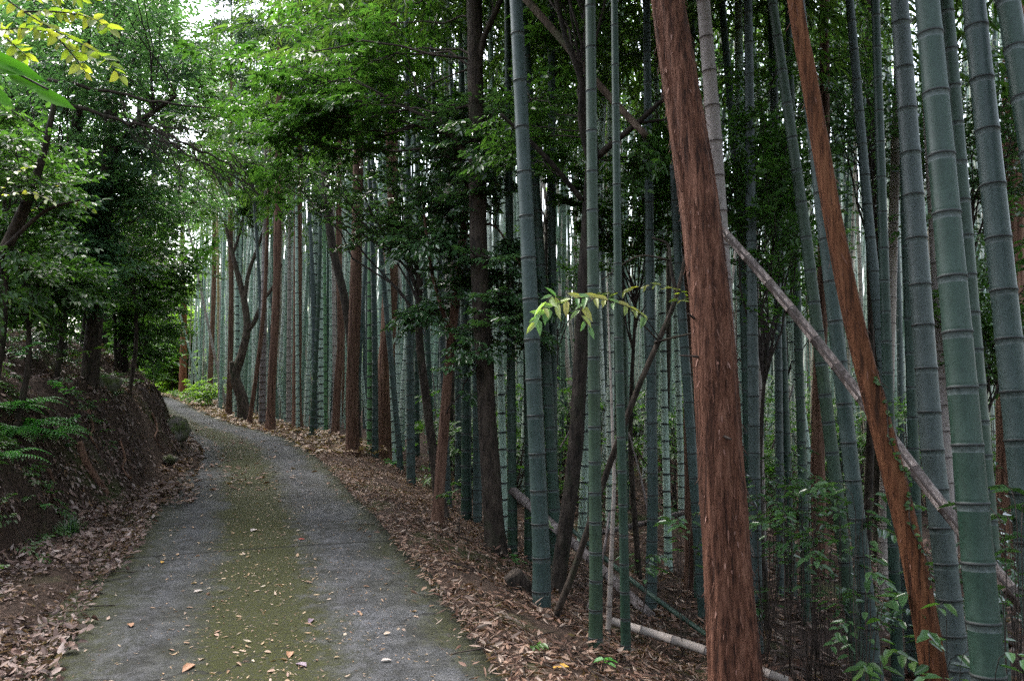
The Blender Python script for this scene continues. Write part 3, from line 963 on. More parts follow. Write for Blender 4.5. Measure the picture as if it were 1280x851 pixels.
# ---- the rest of the grove: copies of a few culms
VAR = []
for k in range(7):
    mb = MB()
    H = random.uniform(11, 14.5)
    r0 = random.uniform(.047, .062)
    f, rad, nz = culm(mb, (0, 0, 0), (0, 0, 1), H, r0, (random.uniform(-.06, .06), random.uniform(-.06, .06)), 10, .17, .30, detail=False)
    VAR.append((mb, H, f))
PROTO = {}
for style in ('culm_green', 'culm_pale', 'culm_blue', 'culm_dead'):
    for k, (mb, H, f) in enumerate(VAR):
        sl = [style, 'deadnode', style] if style == 'culm_dead' else [style, 'node', 'wax']
        PROTO[style, k] = mb.mesh('culm', sl)

placed = [(x, y) for x, y, r in HERO]
keepouts = [(1.15, 4.2, .5), (2.0, 4.0, .4)]


def scatter(n, x0, x1, d0, d1, styles, labels, group, crown_p=.12, mind=.33, scl=(.85, 1.15)):
    got = tries = 0
    while got < n and tries < n * 60:
        tries += 1
        d = math.sqrt(random.uniform(d0 * d0, d1 * d1))
        p = at(random.uniform(x0, x1), 455, d)
        la = float(lateral([p[0]], [p[1]])[0]) - HALF
        if la < .75:
            continue
        if any((p[0] - a) ** 2 + (p[1] - b) ** 2 < mind * mind for a, b in placed):
            continue
        placed.append((p[0], p[1]))
        st = random.choices(list(styles), list(styles.values()))[0]
        k = random.randrange(len(VAR))
        zb = g1(p[0], p[1]) - .1
        root = thing('bamboo', labels[st], 'bamboo', (p[0], p[1], zb), group)
        s = random.uniform(*scl)
        tl = random.choice((.02, .03, .05, .09)) if st != 'culm_dead' else random.choice((.04, .08, .16))
        root.rotation_euler = (random.gauss(0, tl), random.gauss(0, tl), random.uniform(0, 6.28))
        o = bpy.data.objects.new('culm', PROTO[st, k]); COL.objects.link(o); o.parent = root
        o.scale = (s, s, random.uniform(.9, 1.05))
        if st != 'culm_dead' and random.random() < crown_p:
            H, f = VAR[k][1], VAR[k][2]
            c = bpy.data.objects.new('crown', random.choice(CROWNS)); COL.objects.link(c); c.parent = root
            c.location = [float(q) for q in f(H - 5.2)]
            c.location.z *= o.scale.z
            c.rotation_euler.z = random.uniform(0, 6.28)
        got += 1


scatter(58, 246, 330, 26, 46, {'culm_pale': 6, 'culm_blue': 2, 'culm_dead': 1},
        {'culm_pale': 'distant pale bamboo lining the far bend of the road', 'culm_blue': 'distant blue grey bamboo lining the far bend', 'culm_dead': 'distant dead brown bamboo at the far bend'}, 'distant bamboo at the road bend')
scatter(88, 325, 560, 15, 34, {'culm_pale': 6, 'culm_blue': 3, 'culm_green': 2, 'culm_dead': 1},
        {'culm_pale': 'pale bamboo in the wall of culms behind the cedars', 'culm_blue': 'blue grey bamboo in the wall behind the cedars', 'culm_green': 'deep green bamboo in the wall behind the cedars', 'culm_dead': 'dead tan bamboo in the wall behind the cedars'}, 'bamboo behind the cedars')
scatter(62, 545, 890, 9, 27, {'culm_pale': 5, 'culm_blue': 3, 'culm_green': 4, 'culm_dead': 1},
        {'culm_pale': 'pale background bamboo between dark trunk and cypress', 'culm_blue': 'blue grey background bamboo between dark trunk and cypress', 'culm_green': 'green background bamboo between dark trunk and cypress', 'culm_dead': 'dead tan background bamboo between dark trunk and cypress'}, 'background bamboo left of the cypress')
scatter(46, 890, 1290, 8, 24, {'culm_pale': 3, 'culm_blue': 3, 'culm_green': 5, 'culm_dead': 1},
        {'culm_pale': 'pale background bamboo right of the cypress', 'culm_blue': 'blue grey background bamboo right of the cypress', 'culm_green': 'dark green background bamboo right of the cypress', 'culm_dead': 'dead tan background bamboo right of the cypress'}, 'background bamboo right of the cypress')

# far culms beyond those, too many to count
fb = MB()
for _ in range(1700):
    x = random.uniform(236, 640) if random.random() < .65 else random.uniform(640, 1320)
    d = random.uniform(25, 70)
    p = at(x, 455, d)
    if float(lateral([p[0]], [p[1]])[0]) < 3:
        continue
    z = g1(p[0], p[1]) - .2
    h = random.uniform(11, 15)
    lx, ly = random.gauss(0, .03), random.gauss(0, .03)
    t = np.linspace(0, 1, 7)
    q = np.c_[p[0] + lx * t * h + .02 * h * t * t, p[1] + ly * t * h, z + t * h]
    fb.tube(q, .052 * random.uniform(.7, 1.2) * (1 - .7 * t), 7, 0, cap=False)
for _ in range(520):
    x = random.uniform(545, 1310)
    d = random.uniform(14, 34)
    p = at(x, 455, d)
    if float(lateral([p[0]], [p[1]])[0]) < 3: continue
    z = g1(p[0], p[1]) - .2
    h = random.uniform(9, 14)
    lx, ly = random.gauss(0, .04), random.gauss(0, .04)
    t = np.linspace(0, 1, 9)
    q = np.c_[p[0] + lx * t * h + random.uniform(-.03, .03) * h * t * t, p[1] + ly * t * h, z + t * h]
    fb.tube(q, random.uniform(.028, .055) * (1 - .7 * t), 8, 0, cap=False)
for _ in range(170):  # unseen leafy culms behind and beside the camera, added to cut front light
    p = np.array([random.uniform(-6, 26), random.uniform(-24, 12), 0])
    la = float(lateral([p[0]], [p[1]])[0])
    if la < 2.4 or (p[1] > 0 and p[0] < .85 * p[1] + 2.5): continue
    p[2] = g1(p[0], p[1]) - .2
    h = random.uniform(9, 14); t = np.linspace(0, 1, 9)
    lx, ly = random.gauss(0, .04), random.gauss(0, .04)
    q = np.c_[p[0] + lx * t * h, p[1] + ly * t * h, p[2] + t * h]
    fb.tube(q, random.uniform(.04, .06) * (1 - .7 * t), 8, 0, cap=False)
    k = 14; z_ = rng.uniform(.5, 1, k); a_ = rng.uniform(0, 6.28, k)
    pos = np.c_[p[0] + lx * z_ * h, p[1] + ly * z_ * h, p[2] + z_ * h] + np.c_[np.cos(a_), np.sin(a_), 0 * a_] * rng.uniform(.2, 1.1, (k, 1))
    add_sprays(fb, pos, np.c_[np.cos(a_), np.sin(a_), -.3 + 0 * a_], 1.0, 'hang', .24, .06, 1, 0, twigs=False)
single('bamboo_thicket', fb, ['thicket', 'l_bamboo'], (0, 0, 0), label='far mass of pale bamboo closing the grove, with unseen culms added to block light', cat='bamboo', kind='stuff')

# ------------------------------------------------------------------ the big cypress and the leaning red trunk
def fluted(seed, a1=.10, a2=.06, k=9):
    def f(ang, P):
        A = np.broadcast_to(ang[None, :], (len(P), len(ang)))
        Z = np.broadcast_to(P[:, 2][:, None], A.shape)
        c, s_ = np.cos(A), np.sin(A)
        hi = .032 * vnoise(c * 4.6 + 11, s_ * 4.6 + Z * .8, 1., seed + 4) + .02 * vnoise(c * 9 + 2, s_ * 9 + Z * 2.2, 1., seed + 5)
        return 1 + hi + a1 * vnoise(c * 1.6 + 5, s_ * 1.6 + Z * .35, 1., seed) + a2 * vnoise(c * k * .5 + 3, s_ * k * .5 + Z * 1.3, 1., seed + 1) + .03 * vnoise(c * k + 1, s_ * k + Z * 5, 1., seed + 2)
    return f


def flakes(mb, P, rad, n, slot, L=(.03, .1), W=.012):
    i = rng.integers(1, len(P) - 1, n)
    a = rng.uniform(0, 2 * math.pi, n)
    T = P[i + 1] - P[i - 1]; T /= np.linalg.norm(T, axis=1)[:, None]
    O = np.c_[np.cos(a), np.sin(a), 0 * a]; O -= T * (O * T).sum(1)[:, None]; O /= np.linalg.norm(O, axis=1)[:, None]
    pos = P[i] + O * (rad[i] * .99)[:, None]
    dn = np.where(rng.random(n) < .75, -1, 1)[:, None]
    D = T * dn + O * rng.uniform(.03, .4, (n, 1)) + rng.normal(0, .12, (n, 3))
    l = rng.uniform(L[0], L[1], n)
    mb.leaves(pos, D, O, l, W * rng.uniform(.6, 1.5, n), slot, .15, -.1)


pts = px_trunk([(835, 0), (857, 145), (879, 290), (893, 430), (902, 580), (911, 720), (920, 851)], [4.6, 4.5, 4.42, 4.35, 4.3, 4.25, 4.2], ztop=9)
P = smooth_path(pts, 44)
rr = np.interp(P[:, 2], [-.6, -.1, .4, 1.2, 2.3, 3.5, 9], [.20, .145, .125, .116, .105, .095, .05])
base = P[0]
root = thing('cypress_tree', 'big leaning cypress with peeling red brown bark right of centre', 'tree', base)
mb = MB()
mb.tube(P, rr, 120, 0, mod=fluted(3.))
flakes(mb, P, rr, 1500, 1, (.02, .09), .0045)
flakes(mb, P, rr, 260, 2, (.02, .06), .007)
part('trunk', mb.mesh('trunk', ['cypress', 'flake', 'flake_pale'], base), root)
for (a, b, c), tl in (((876, 446, 4.3), (-27, 2)), ((868, 398, 4.32), (-8, 6)), ((905, 545, 4.2), (9, -4))):
    s0 = at(a, b, c); mbx = MB()
    e0 = at(a + tl[0], b - tl[1], c - .05)
    mbx.tube(np.linspace(s0, e0, 4), [.008, .007, .006, .004], 6, 0)
    part('branch_stub', mbx.mesh('branch_stub', ['twig'], base), root)
cb = MB()
for zz, rd in ((6.4, 1.5), (7.6, 1.3), (8.6, .9)):
    add_crown(cb, P[-60:], up_from(P[-40], P[-1], zz) if zz > P[-1][2] else P[np.argmin(abs(P[:, 2] - zz))], (rd, rd, .6), 12, 5, .7, 'conifer', .09, .02, twigs=False)
part('crown', cb.mesh('crown', ['l_conifer', 'twig'], base), root)

pts = px_trunk([(988, -60), (994, 0), (1017, 130), (1043, 280), (1075, 430), (1109, 560), (1143, 700), (1170, 851)], [4.15, 4.14, 4.1, 4.05, 4.0, 3.95, 3.9, 3.85])
P = smooth_path(pts + [pts[-1] + (pts[-1] - pts[-2]) * 4], 24)
rr = np.interp(P[:, 2], [-.9, 0, 1., 2., 3.5, 5], [.072, .060, .053, .048, .037, .026])
base = P[0]
root = thing('leaning_tree', 'slim leaning tree with bare orange red bark near right edge', 'tree', base)
mb = MB()
mb.tube(P, rr, 80, 0, mod=fluted(9., .16, .07, 6))
flakes(mb, P, rr, 300, 1, (.02, .08), .0045)
part('trunk', mb.mesh('trunk', ['redbark', 'flake'], base), root)
cb = MB()
add_crown(cb, P[-30:], P[-1], (1.2, 1.2, .9), 18, 5, .5, 'broad', .08, .035, twigs=False)
part('crown', cb.mesh('crown', ['l_mid', 'twig'], base), root)
lean_axis = P
# climbing vine on it
vb = MB()
vp = []
for i, z in enumerate(np.linspace(.55, 1.55, 40)):
    c = P[np.argmin(abs(P[:, 2] - z))]
    r_ = np.interp(c[2], [0, 1., 2.], [.066, .060, .056])
    a = -1.35 + .35 * math.sin(i * .4)
    vp.append(c + (r_ + .006) * np.array([math.cos(a), math.sin(a), 0]))
vb.tube(vp, .003, 5, 1)
vp = np.array(vp)
ix = rng.integers(0, 40, 46)
vb.leaves(vp[ix], np.c_[rng.normal(0, .8, 46), rng.uniform(-.6, .1, 46), rng.normal(0, .5, 46)], np.c_[rng.normal(0, .3, 46), -np.ones(46), rng.normal(.3, .3, 46)], .028, .018, 0)
single('climbing_vine', vb, ['l_mid', 'twig'], vp[0], 'small leafy vine climbing the leaning orange red trunk', 'vine')

# ------------------------------------------------------------------ fallen and dead poles
def pole(name, label, cat, pix, ds, rad, mats, nodes=False, group=None, split=False, sides=10):
    P = smooth_path([at(x, y, d) for (x, y), d in zip(pix, ds)], 14)
    r_ = np.interp(np.linspace(0, 1, len(P)), np.linspace(0, 1, len(rad)), rad)
    mb = MB()
    if nodes:
        L = np.r_[0, np.cumsum(np.linalg.norm(np.diff(P, axis=0), axis=1))]
        Q, Rr, S = [], [], []
        z = 0.
        ip = lambda s: np.array([np.interp(s, L, P[:, j]) for j in range(3)])
        while z < L[-1]:
            r0 = np.interp(z, L, r_); h = r0 * .1
            for dz, q, s in ((0, 1, 1), (h * .5, 1.1, 1), (1.2 * h, 1.08, 1), (1.7 * h, 1.0, 0)):
                Q.append(ip(z + dz)); Rr.append(r0 * q); S.append(s)
            Q.append(ip(min(z + .12, L[-1]))); Rr.append(r0 * .985); S.append(0)
            z += random.uniform(.21, .27)
        mb.tube(Q, Rr, sides, S[:-1])
        if split:   # a long dark split running along the culm
            o = P + np.array([-.6, -.75, .12]) * (r_ * 1.0)[:, None]
            mb.tube(o, r_ * .22, 5, 1)
    else:
        mb.tube(P, r_, sides, 0, .12, seed=rng.uniform(0, 9))
    return single(name, mb, mats, P[0], label, cat, group)


pole('fallen_bamboo', 'long grey dead bamboo fallen diagonally from the cypress to right edge', 'dead bamboo', [(885, 268), (960, 352), (1060, 476), (1170, 622), (1300, 782)], [5.5, 5.2, 4.75, 4.3, 3.9], [.028, .032, .034, .034, .034], ['deadwood', 'deadnode'], True, split=True, sides=14)
pole('dead_branch', 'dark dead branch hung slanting across the top beside the forked tree', 'branch', [(640, -20), (700, 48), (752, 110), (808, 170)], [7.3, 7.1, 6.9, 6.7], [.035, .034, .032, .028], ['greybark'])
pole('fallen_bamboo', 'brownish fallen pole sloping down behind the dark bamboo foot', 'dead bamboo', [(640, 612), (740, 700), (822, 778)], [8.6, 7.9, 7.3], [.05, .05, .048], ['deadwood', 'deadnode'], True)
pole('fallen_bamboo', 'thin green fallen culm crossing the tan fallen poles', 'dead bamboo', [(715, 662), (800, 733), (890, 798)], [7.8, 7.0, 6.4], [.022, .022, .02], ['culm_green', 'node'], True)
pole('fallen_bamboo', 'pale tan fallen pole lying on leaves at the cypress foot', 'dead bamboo', [(765, 776), (830, 796), (880, 812), (985, 851)], [6.3, 6.1, 5.9, 5.6], [.032, .034, .034, .03], ['culm_dead', 'deadnode'], True)
pole('fallen_bamboo', 'grey fallen pole lying deep behind the sapling foot', 'dead bamboo', [(735, 668), (800, 655), (885, 632)], [10, 9.8, 9.6], [.035, .035, .03], ['deadwood', 'deadnode'], True)
for (a, b), (c, e), d, lab in (((560, 560), (590, 430), 14, 'thin dead stick leaning in the bamboo beside the camellia'), ((545, 690 - 150), (530, 410), 17, 'thin pale stick leaning behind the reddish camellia trunk'),
                         ((700, 560), (742, 470), 11, 'thin dead stick propped behind the forked tree'), ((965, 560), (1003, 430), 11, 'thin dead stick leaning right of the cypress'),
                         ((818, 700), (786, 540), 8.5, 'bent tan stick standing among feet of the bamboos'), ((735, 760), (762, 640), 6.4, 'thin grey stick tilted over fallen poles')):
    pole('dead_stick', lab, 'stick', [(a, b), ((a + c) / 2 + 4, (b + e) / 2), (c, e)], [d, d, d + .2], [.014, .012, .008], ['deadwood'], group='dead sticks in the grove', sides=6)


# ------------------------------------------------------------------ trees of the middle ground
def C(x, y, d, rx, ry, rd, nb, **k):
    return dict(at=E(x, y, d, rx, ry, rd), nb=nb, **k)


# dark trunk by the camellia
pts = px_trunk([(592, -40), (594, 60), (596, 180), (600, 330), (608, 500), (616, 640)], 8.3, ztop=8.5)
lim = [([at(596, 90, 8.3), at(606, 45, 8.2), at(622, 10, 8.1), at(640, -40, 8.)], [.035, .03, .025, .02]),
       ([at(596, 210, 8.3), at(560, 165, 8.4), at(520, 140, 8.6), at(470, 118, 9.0)], [.03, .024, .018, .01])]
tree('broadleaf_tree', 'dark upright trunk with mossy bark left of the grey verge bamboo', 'tree', pts, [.11, .10, .096, .092, .088, .084, .07, .05], 'darkbark',
     [C(405, 118, 9.2, 105, 50, .8, 14, m=4, size=.5, kind='flat', L=.105, W=.045, lift=.05, drop=.3), C(470, 50, 9.5, 100, 50, 1.0, 8, m=4, kind='flat', L=.10, W=.042, drop=.3),
      C(335, 165, 10, 60, 60, .9, 14, m=4, size=.45, kind='flat', L=.095, W=.04, drop=.3), C(600, -160, 8.5, 200, 120, 1.8, 16, L=.12, W=.06, twigs=False)], 'l_bright', limbs=lim, group=None)

# reddish leaning camellia and its dark leaves
pts = px_trunk([(592, 120), (582, 260), (572, 350), (560, 470), (547, 640)], [9., 9., 9., 9., 8.9])
lim = [([at(566, 430, 9), at(540, 340, 8.9), at(528, 250, 8.8)], [.025, .02, .01]), ([at(578, 300, 9), at(612, 280, 8.7), at(650, 330, 8.4)], [.02, .014, .008])]
tree('camellia', 'camellia with reddish leaning trunk and glossy dark leaves', 'tree', pts, [.075, .06, .055, .05, .04, .025], 'cedar',
     [C(555, 215, 8.9, 60, 60, .6, 11, drop=.25, m=5, size=.34, L=.085, W=.042), C(530, 330, 8.7, 42, 85, .5, 11, drop=.25, m=5, size=.34, L=.085, W=.042), C(600, 300, 8.6, 60, 60, .5, 11, m=5, size=.34, L=.08, W=.04),
      C(640, 400, 8.3, 40, 70, .4, 12, m=4, size=.3, L=.075, W=.038), C(600, 190, 7.9, 45, 60, .3, 7, m=4, size=.32, L=.08, W=.04), C(606, 380, 7.8, 36, 80, .3, 7, m=4, size=.3, L=.08, W=.04), C(590, 170, 8.7, 50, 40, .5, 10, m=5, size=.34, L=.08, W=.04)], 'l_dark', limbs=lim)

# dark crooked stem beside the camellia
pts = px_trunk([(525, 330), (524, 420), (533, 500), (545, 590)], [10.2, 10.2, 10.1, 10.])
tree('small_tree', 'dark crooked stem standing behind the camellia trunk', 'tree', pts, [.08, .06, .055, .05, .04], 'darkbark',
     [C(520, 270, 10.2, 40, 60, .5, 14, m=4, size=.3, L=.08, W=.04), C(430, 205, 10.6, 80, 36, .6, 13, m=4, size=.34, L=.08, W=.042, drop=.3), C(350, 215, 11.5, 50, 30, .6, 12, m=4, size=.34, L=.08, W=.042, drop=.3)], 'l_dark')

# forked dark tree
pts = px_trunk([(733, 40), (737, 130), (740, 200), (735, 280), (727, 420), (719, 560), (708, 650), (697, 725)], 7.0)
lim = [([at(738, 200, 7), at(727, 150, 6.95), at(727, 105, 6.9), at(708, 50, 6.9), at(690, -20, 6.9)], [.038, .032, .028, .024, .02]),
       ([at(748, 195, 7), at(765, 180, 6.9), at(792, 158, 6.8), at(812, 140, 6.7), at(836, 118, 6.6)], [.034, .03, .026, .022, .016]),
       ([at(727, 250, 7), at(690, 205, 6.9), at(650, 165, 6.85), at(626, 143, 6.8)], [.026, .024, .02, .014]),
       ([at(734, 60, 7.), at(731, 10, 7.), at(726, -60, 7.)], [.02, .018, .015]),
       ([at(790, 155, 6.8), at(830, 150, 6.7), at(850, 148, 6.7)], [.012, .01, .008])]
tree('forked_tree', 'dark forked tree with crooked limbs spreading at mid height', 'tree', pts, [.09, .07, .066, .064, .062, .058, .056, .045, .03], 'darkbark',
     [C(700, 70, 7.6, 70, 70, .5, 8, m=4, size=.36, L=.075, W=.033), C(800, 190, 7.2, 50, 30, .5, 7, m=4, size=.3, L=.07, W=.03), C(730, -220, 7.4, 200, 150, 1.6, 18, L=.12, W=.06, twigs=False),
      C(640, 190, 7.4, 40, 40, .4, 6, m=4, size=.3, L=.07, W=.03)], 'l_mid', limbs=lim, flare=.3)

# leaning dark sapling
pts = px_trunk([(857, 318), (845, 372), (826, 420), (800, 480), (762, 580), (718, 710), (692, 776)], [5.4, 5.4, 5.4, 5.45, 5.5, 5.6, 5.65])
lim = [([at(846, 372, 5.4), at(838, 330, 5.45), at(834, 305, 5.5), at(815, 297, 5.5)], [.014, .012, .009, .006]), ([at(836, 325, 5.45), at(800, 320, 5.5), at(752, 350, 5.5)], [.009, .007, .004]),
       ([at(818, 428, 5.4), at(850, 420, 5.3), at(874, 415, 5.2)], [.009, .007, .005]), ([at(822, 425, 5.4), at(790, 390, 5.3), at(765, 360, 5.2)], [.006, .005, .003])]
tree('leaning_sapling', 'bare dark sapling leaning up right toward the cypress', 'tree', pts, [.030, .027, .024, .022, .020, .018, .014, .010], 'darkbark', [], 'l_mid', limbs=lim, flare=.2)

# cedar trunks at the verge
def cedar(label, pix, base, rpx, bark='cedar', limbs=(), ztop=14, name='cedar_tree', crown=True):
    b = hit(*base); d = b[1]
    P = [at(x, y, d) for x, y in pix][::-1]
    b[2] -= .1
    pts = [b] + P
    v = unit(P[-1] - P[-2]); v[:2] *= .3
    top = P[-1] + v / v[2] * (ztop - P[-1][2])
    n = 4
    pts = pts + [P[-1] + (top - P[-1]) * i / n for i in range(1, n + 1)]
    r = [rpx * d / FPX * q for q in np.linspace(1, .8, len(P) + 1)] + [rpx * d / FPX * q for q in (.65, .5, .3, .08)]
    lm = [([at(*p, d) for p in lp], lr) for lp, lr in limbs]
    cr = []
    if crown:
        for k in range(5):
            z = ztop - 5 + k * 1.2
            c = P[-1] + (top - P[-1]) * ((z - P[-1][2]) / (ztop - P[-1][2]))
            cr.append(dict(at=(c, (1.7 - .28 * k, 1.7 - .28 * k, .5)), nb=6, m=4, size=.7, kind='conifer', L=.13, W=.03, twigs=False, lift=.0))
    return tree(name, label, 'tree', pts, r, bark, cr, 'l_conifer', 'conifer', lm, group='cedars along the verge', flare=.45, wob=.1)


cedar('straight reddish cedar trunk, right one of the central pair past the bend', [(373, 200), (372, 380), (371, 500)], (372, 540), 6.2)
cedar('straight reddish cedar trunk, left one of the central pair past the bend', [(348, 200), (345, 380), (339, 500)], (338, 538), 5.6)
cedar('thick based cedar with knobbly bark nearest the kerb of leaves', [(447, 250), (444, 380), (440, 500)], (441, 568), 8.5)
cedar('dark red cedar with swollen leaning foot at the verge', [(489, 240), (487, 380), (480, 500)], (477, 575), 11, 'cedar')
cedar('crooked slim cedar left of the knobbly cedar', [(424, 340), (426, 420), (421, 500)], (419, 548), 5)
cedar('slim cedar trunk left of the twisted tree', [(288, 260), (289, 380), (287, 480)], (286, 519), 3.6)
cedar('thin leaning brown trunk right of the twisted tree', [(331, 370), (324, 440), (316, 500)], (311, 528), 3, crown=False, ztop=10)
cedar('dark curved trunk bending behind the knobbly cedar', [(408, 250), (416, 310), (430, 370), (440, 440)], (446, 556), 6, 'darkbark')
cedar('brown cedar trunk in shade left of the cypress foot', [(855, 300), (862, 500)], (866, 740), 9)
cedar('brown trunk in deep shade right of the leafy shrub', [(1030, 300), (1022, 560)], (1026, 720), 9)
cedar('dark reddish trunk in shade at the right edge behind thick bamboo', [(1268, 120), (1262, 560)], (1262, 735), 17)
cedar('brown trunk in shade behind thick blue grey bamboo', [(1090, 60), (1098, 420)], (1104, 700), 10, 'darkbark')
# twisted bare tree at the bend
b = hit(306, 527)
d = b[1]
pts = [b - [0, 0, .1]] + [at(x, y, d) for x, y in ((303, 500), (294, 470), (303, 440), (309, 410), (306, 380), (299, 350), (290, 315), (280, 275))]
lim = [([at(x, y, d) for x, y in ((306, 420), (318, 402), (327, 380), (345, 352), (352, 330))], [.08, .07, .06, .045, .03]), ([at(x, y, d) for x, y in ((305, 380), (311, 340), (322, 310), (330, 285), (336, 250))], [.07, .06, .05, .04, .03]),
       ([at(x, y, d) for x, y in ((296, 476), (291, 464), (290, 452))], [.11, .10, .08]), ([at(x, y, d) for x, y in ((291, 318), (300, 290), (305, 265))], [.05, .04, .03])]
tree('twisted_tree', 'bare twisted grey brown tree with forked limbs at the road bend', 'tree', pts, [.20, .17, .14, .12, .11, .10, .085, .06, .04], 'greybark',
     [C(310, 230, d, 50, 40, 1.2, 10, m=4, size=.6, kind='flat', L=.1, W=.05)], 'l_mid', limbs=lim)
# far tree at the end of the road
b = at(229, 484, 50)
pts = [np.array([b[0], b[1], g1(b[0], b[1]) - .1]), at(229, 440, 50), at(230, 400, 50), at(228, 330, 50), at(229, 220, 50)]
tree('far_tree', 'far reddish trunk standing where the road disappears', 'tree', pts, [.26, .2, .18, .15, .1], 'redbark',
     [C(215, 330, 50, 60, 50, 3, 22, m=5, size=1.4, L=.28, W=.15, twigs=False), C(240, 240, 50, 70, 60, 3, 26, m=5, size=1.5, L=.3, W=.16, twigs=False)], 'l_far')

# ------------------------------------------------------------------ left side wood
def base_at(x, y, d):
    p = at(x, y, d)
    return np.array([p[0], p[1], g1(p[0], p[1]) - .15])


pts = [base_at(112, 430, 11), at(118, 400, 11), at(126, 320, 11), at(134, 220, 11), at(140, 110, 11.2), at(150, -60, 11.4)]
tree('evergreen_tree', 'reddish trunked evergreen with dense dark crown over the left bank', 'tree', pts, [.11, .10, .095, .09, .08, .05], 'darkbark',
     [C(85, 345, 10.2, 70, 45, .8, 34, m=5, size=.42, L=.075, W=.034), C(110, 130, 10.6, 110, 110, 1.6, 46, m=5, size=.5, L=.085, W=.038), C(190, 235, 11.5, 60, 80, 1.2, 26, m=5, size=.45, L=.08, W=.036), C(50, 270, 10, 60, 70, 1.0, 24, m=5, size=.45, L=.08, W=.036),
      C(120, 0, 10.5, 150, 70, 1.6, 30, m=6, size=.55, L=.085, W=.038)], 'l_blue', limbs=[([at(136, 200, 11), at(180, 150, 10.8), at(220, 120, 10.6)], [.06, .04, .02]), ([at(126, 310, 11), at(90, 240, 10.6), at(60, 190, 10.2)], [.05, .035, .02])])
pts = [base_at(152, 450, 14.5), at(155, 380, 14.5), at(160, 300, 14.6), at(172, 180, 15), at(176, 60, 15)]
tree('evergreen_tree', 'slender bushy evergreen filling the gap above the mossy bank end', 'tree', pts, [.09, .08, .07, .05, .03], 'darkbark',
     [C(195, 330, 14.8, 42, 70, .9, 44, m=6, size=.45, L=.085, W=.04), C(175, 405, 14.6, 38, 45, .7, 26, m=5, size=.4, L=.08, W=.038), C(225, 215, 16, 50, 70, 1.2, 26, m=5, size=.55, L=.09, W=.04)], 'l_mid',
     limbs=[([base_at(146, 450, 14.3), at(143, 400, 14.3), at(140, 340, 14.3)], [.035, .03, .02]), ([base_at(165, 455, 14.4), at(172, 420, 14.4), at(185, 380, 14.5)], [.03, .025, .015])])
pts = [base_at(120, 440, 19), at(140, 380, 19), at(185, 250, 19.5), at(218, 100, 20), at(220, -20, 20)]
tree('tall_tree', 'tall sunlit leafy tree behind the left bank near the bend', 'tree', pts, [.14, .12, .1, .08, .05], 'darkbark',
     [C(200, 60, 19, 80, 90, 2.0, 40, m=6, size=.75, L=.11, W=.05), C(250, 150, 20, 50, 60, 1.6, 20, m=5, size=.7, L=.11, W=.05), C(165, 400, 20, 30, 60, 1.2, 20, m=5, size=.55, L=.1, W=.05)], 'l_bright')
pts = [base_at(-30, 420, 6.5), at(-10, 350, 6.5), at(22, 280, 6.4), at(52, 200, 6.3), at(70, 120, 6.2)]
tree('small_tree', 'crooked dark little tree leaning in from the left edge', 'tree', pts, [.06, .055, .045, .03, .015], 'darkbark',
     [C(25, 190, 6.2, 45, 90, .5, 20, m=4, size=.3, L=.055, W=.03, drop=.3), C(20, 330, 6.4, 40, 40, .5, 8, m=4, size=.28, L=.055, W=.03, drop=.3)], 'l_mid', limbs=[([at(5, 310, 6.4), at(60, 262, 6.3), at(100, 250, 6.2)], [.02, .014, .008])])
for lab, x, y, d, cr_, lf in (('leafy shrub on the slope under the crooked little tree', 20, 430, 8.2, [(30, 350, 8.2, 70, 55, .6, 40)], 'l_mid'),
                        ('leafy shrub covering the slope left of the evergreen trunk', 70, 420, 10.5, [(70, 290, 10.5, 60, 90, .8, 52)], 'l_blue'),
                        ('tall shrub with small leaves at the left edge above fern', -20, 430, 7.4, [(5, 250, 7.4, 50, 90, .6, 36)], 'l_mid'),
                        ('green shrub just right of the evergreen trunk', 160, 430, 12, [(165, 340, 12, 40, 80, .6, 30)], 'l_mid'),
                        ('light green shrub behind the evergreen crown over the bank', 100, 420, 15, [(110, 240, 15, 90, 110, 1., 60)], 'l_mid'),
                        ('tall leafy shrub at far left behind the crooked tree', 10, 420, 13, [(20, 130, 13, 100, 130, 1.2, 60)], 'l_bright'),
                        ('bright bush hanging over the mossy bank end', 165, 455, 16.5, [(188, 385, 16.5, 34, 60, .8, 36)], 'l_bright')):
    b_ = base_at(x, y, d); t_ = at(cr_[0][0], cr_[0][1], d)
    tree('slope_shrub', lab, 'shrub', [b_, (b_ + t_) / 2 + [.1, 0, 0], t_], [.035, .03, .012], 'darkbark', [C(*c_[:6], c_[6], m=5, size=.42, L=.075, W=.036, drop=.2) for c_ in cr_], lf, sides=8, flare=.2)
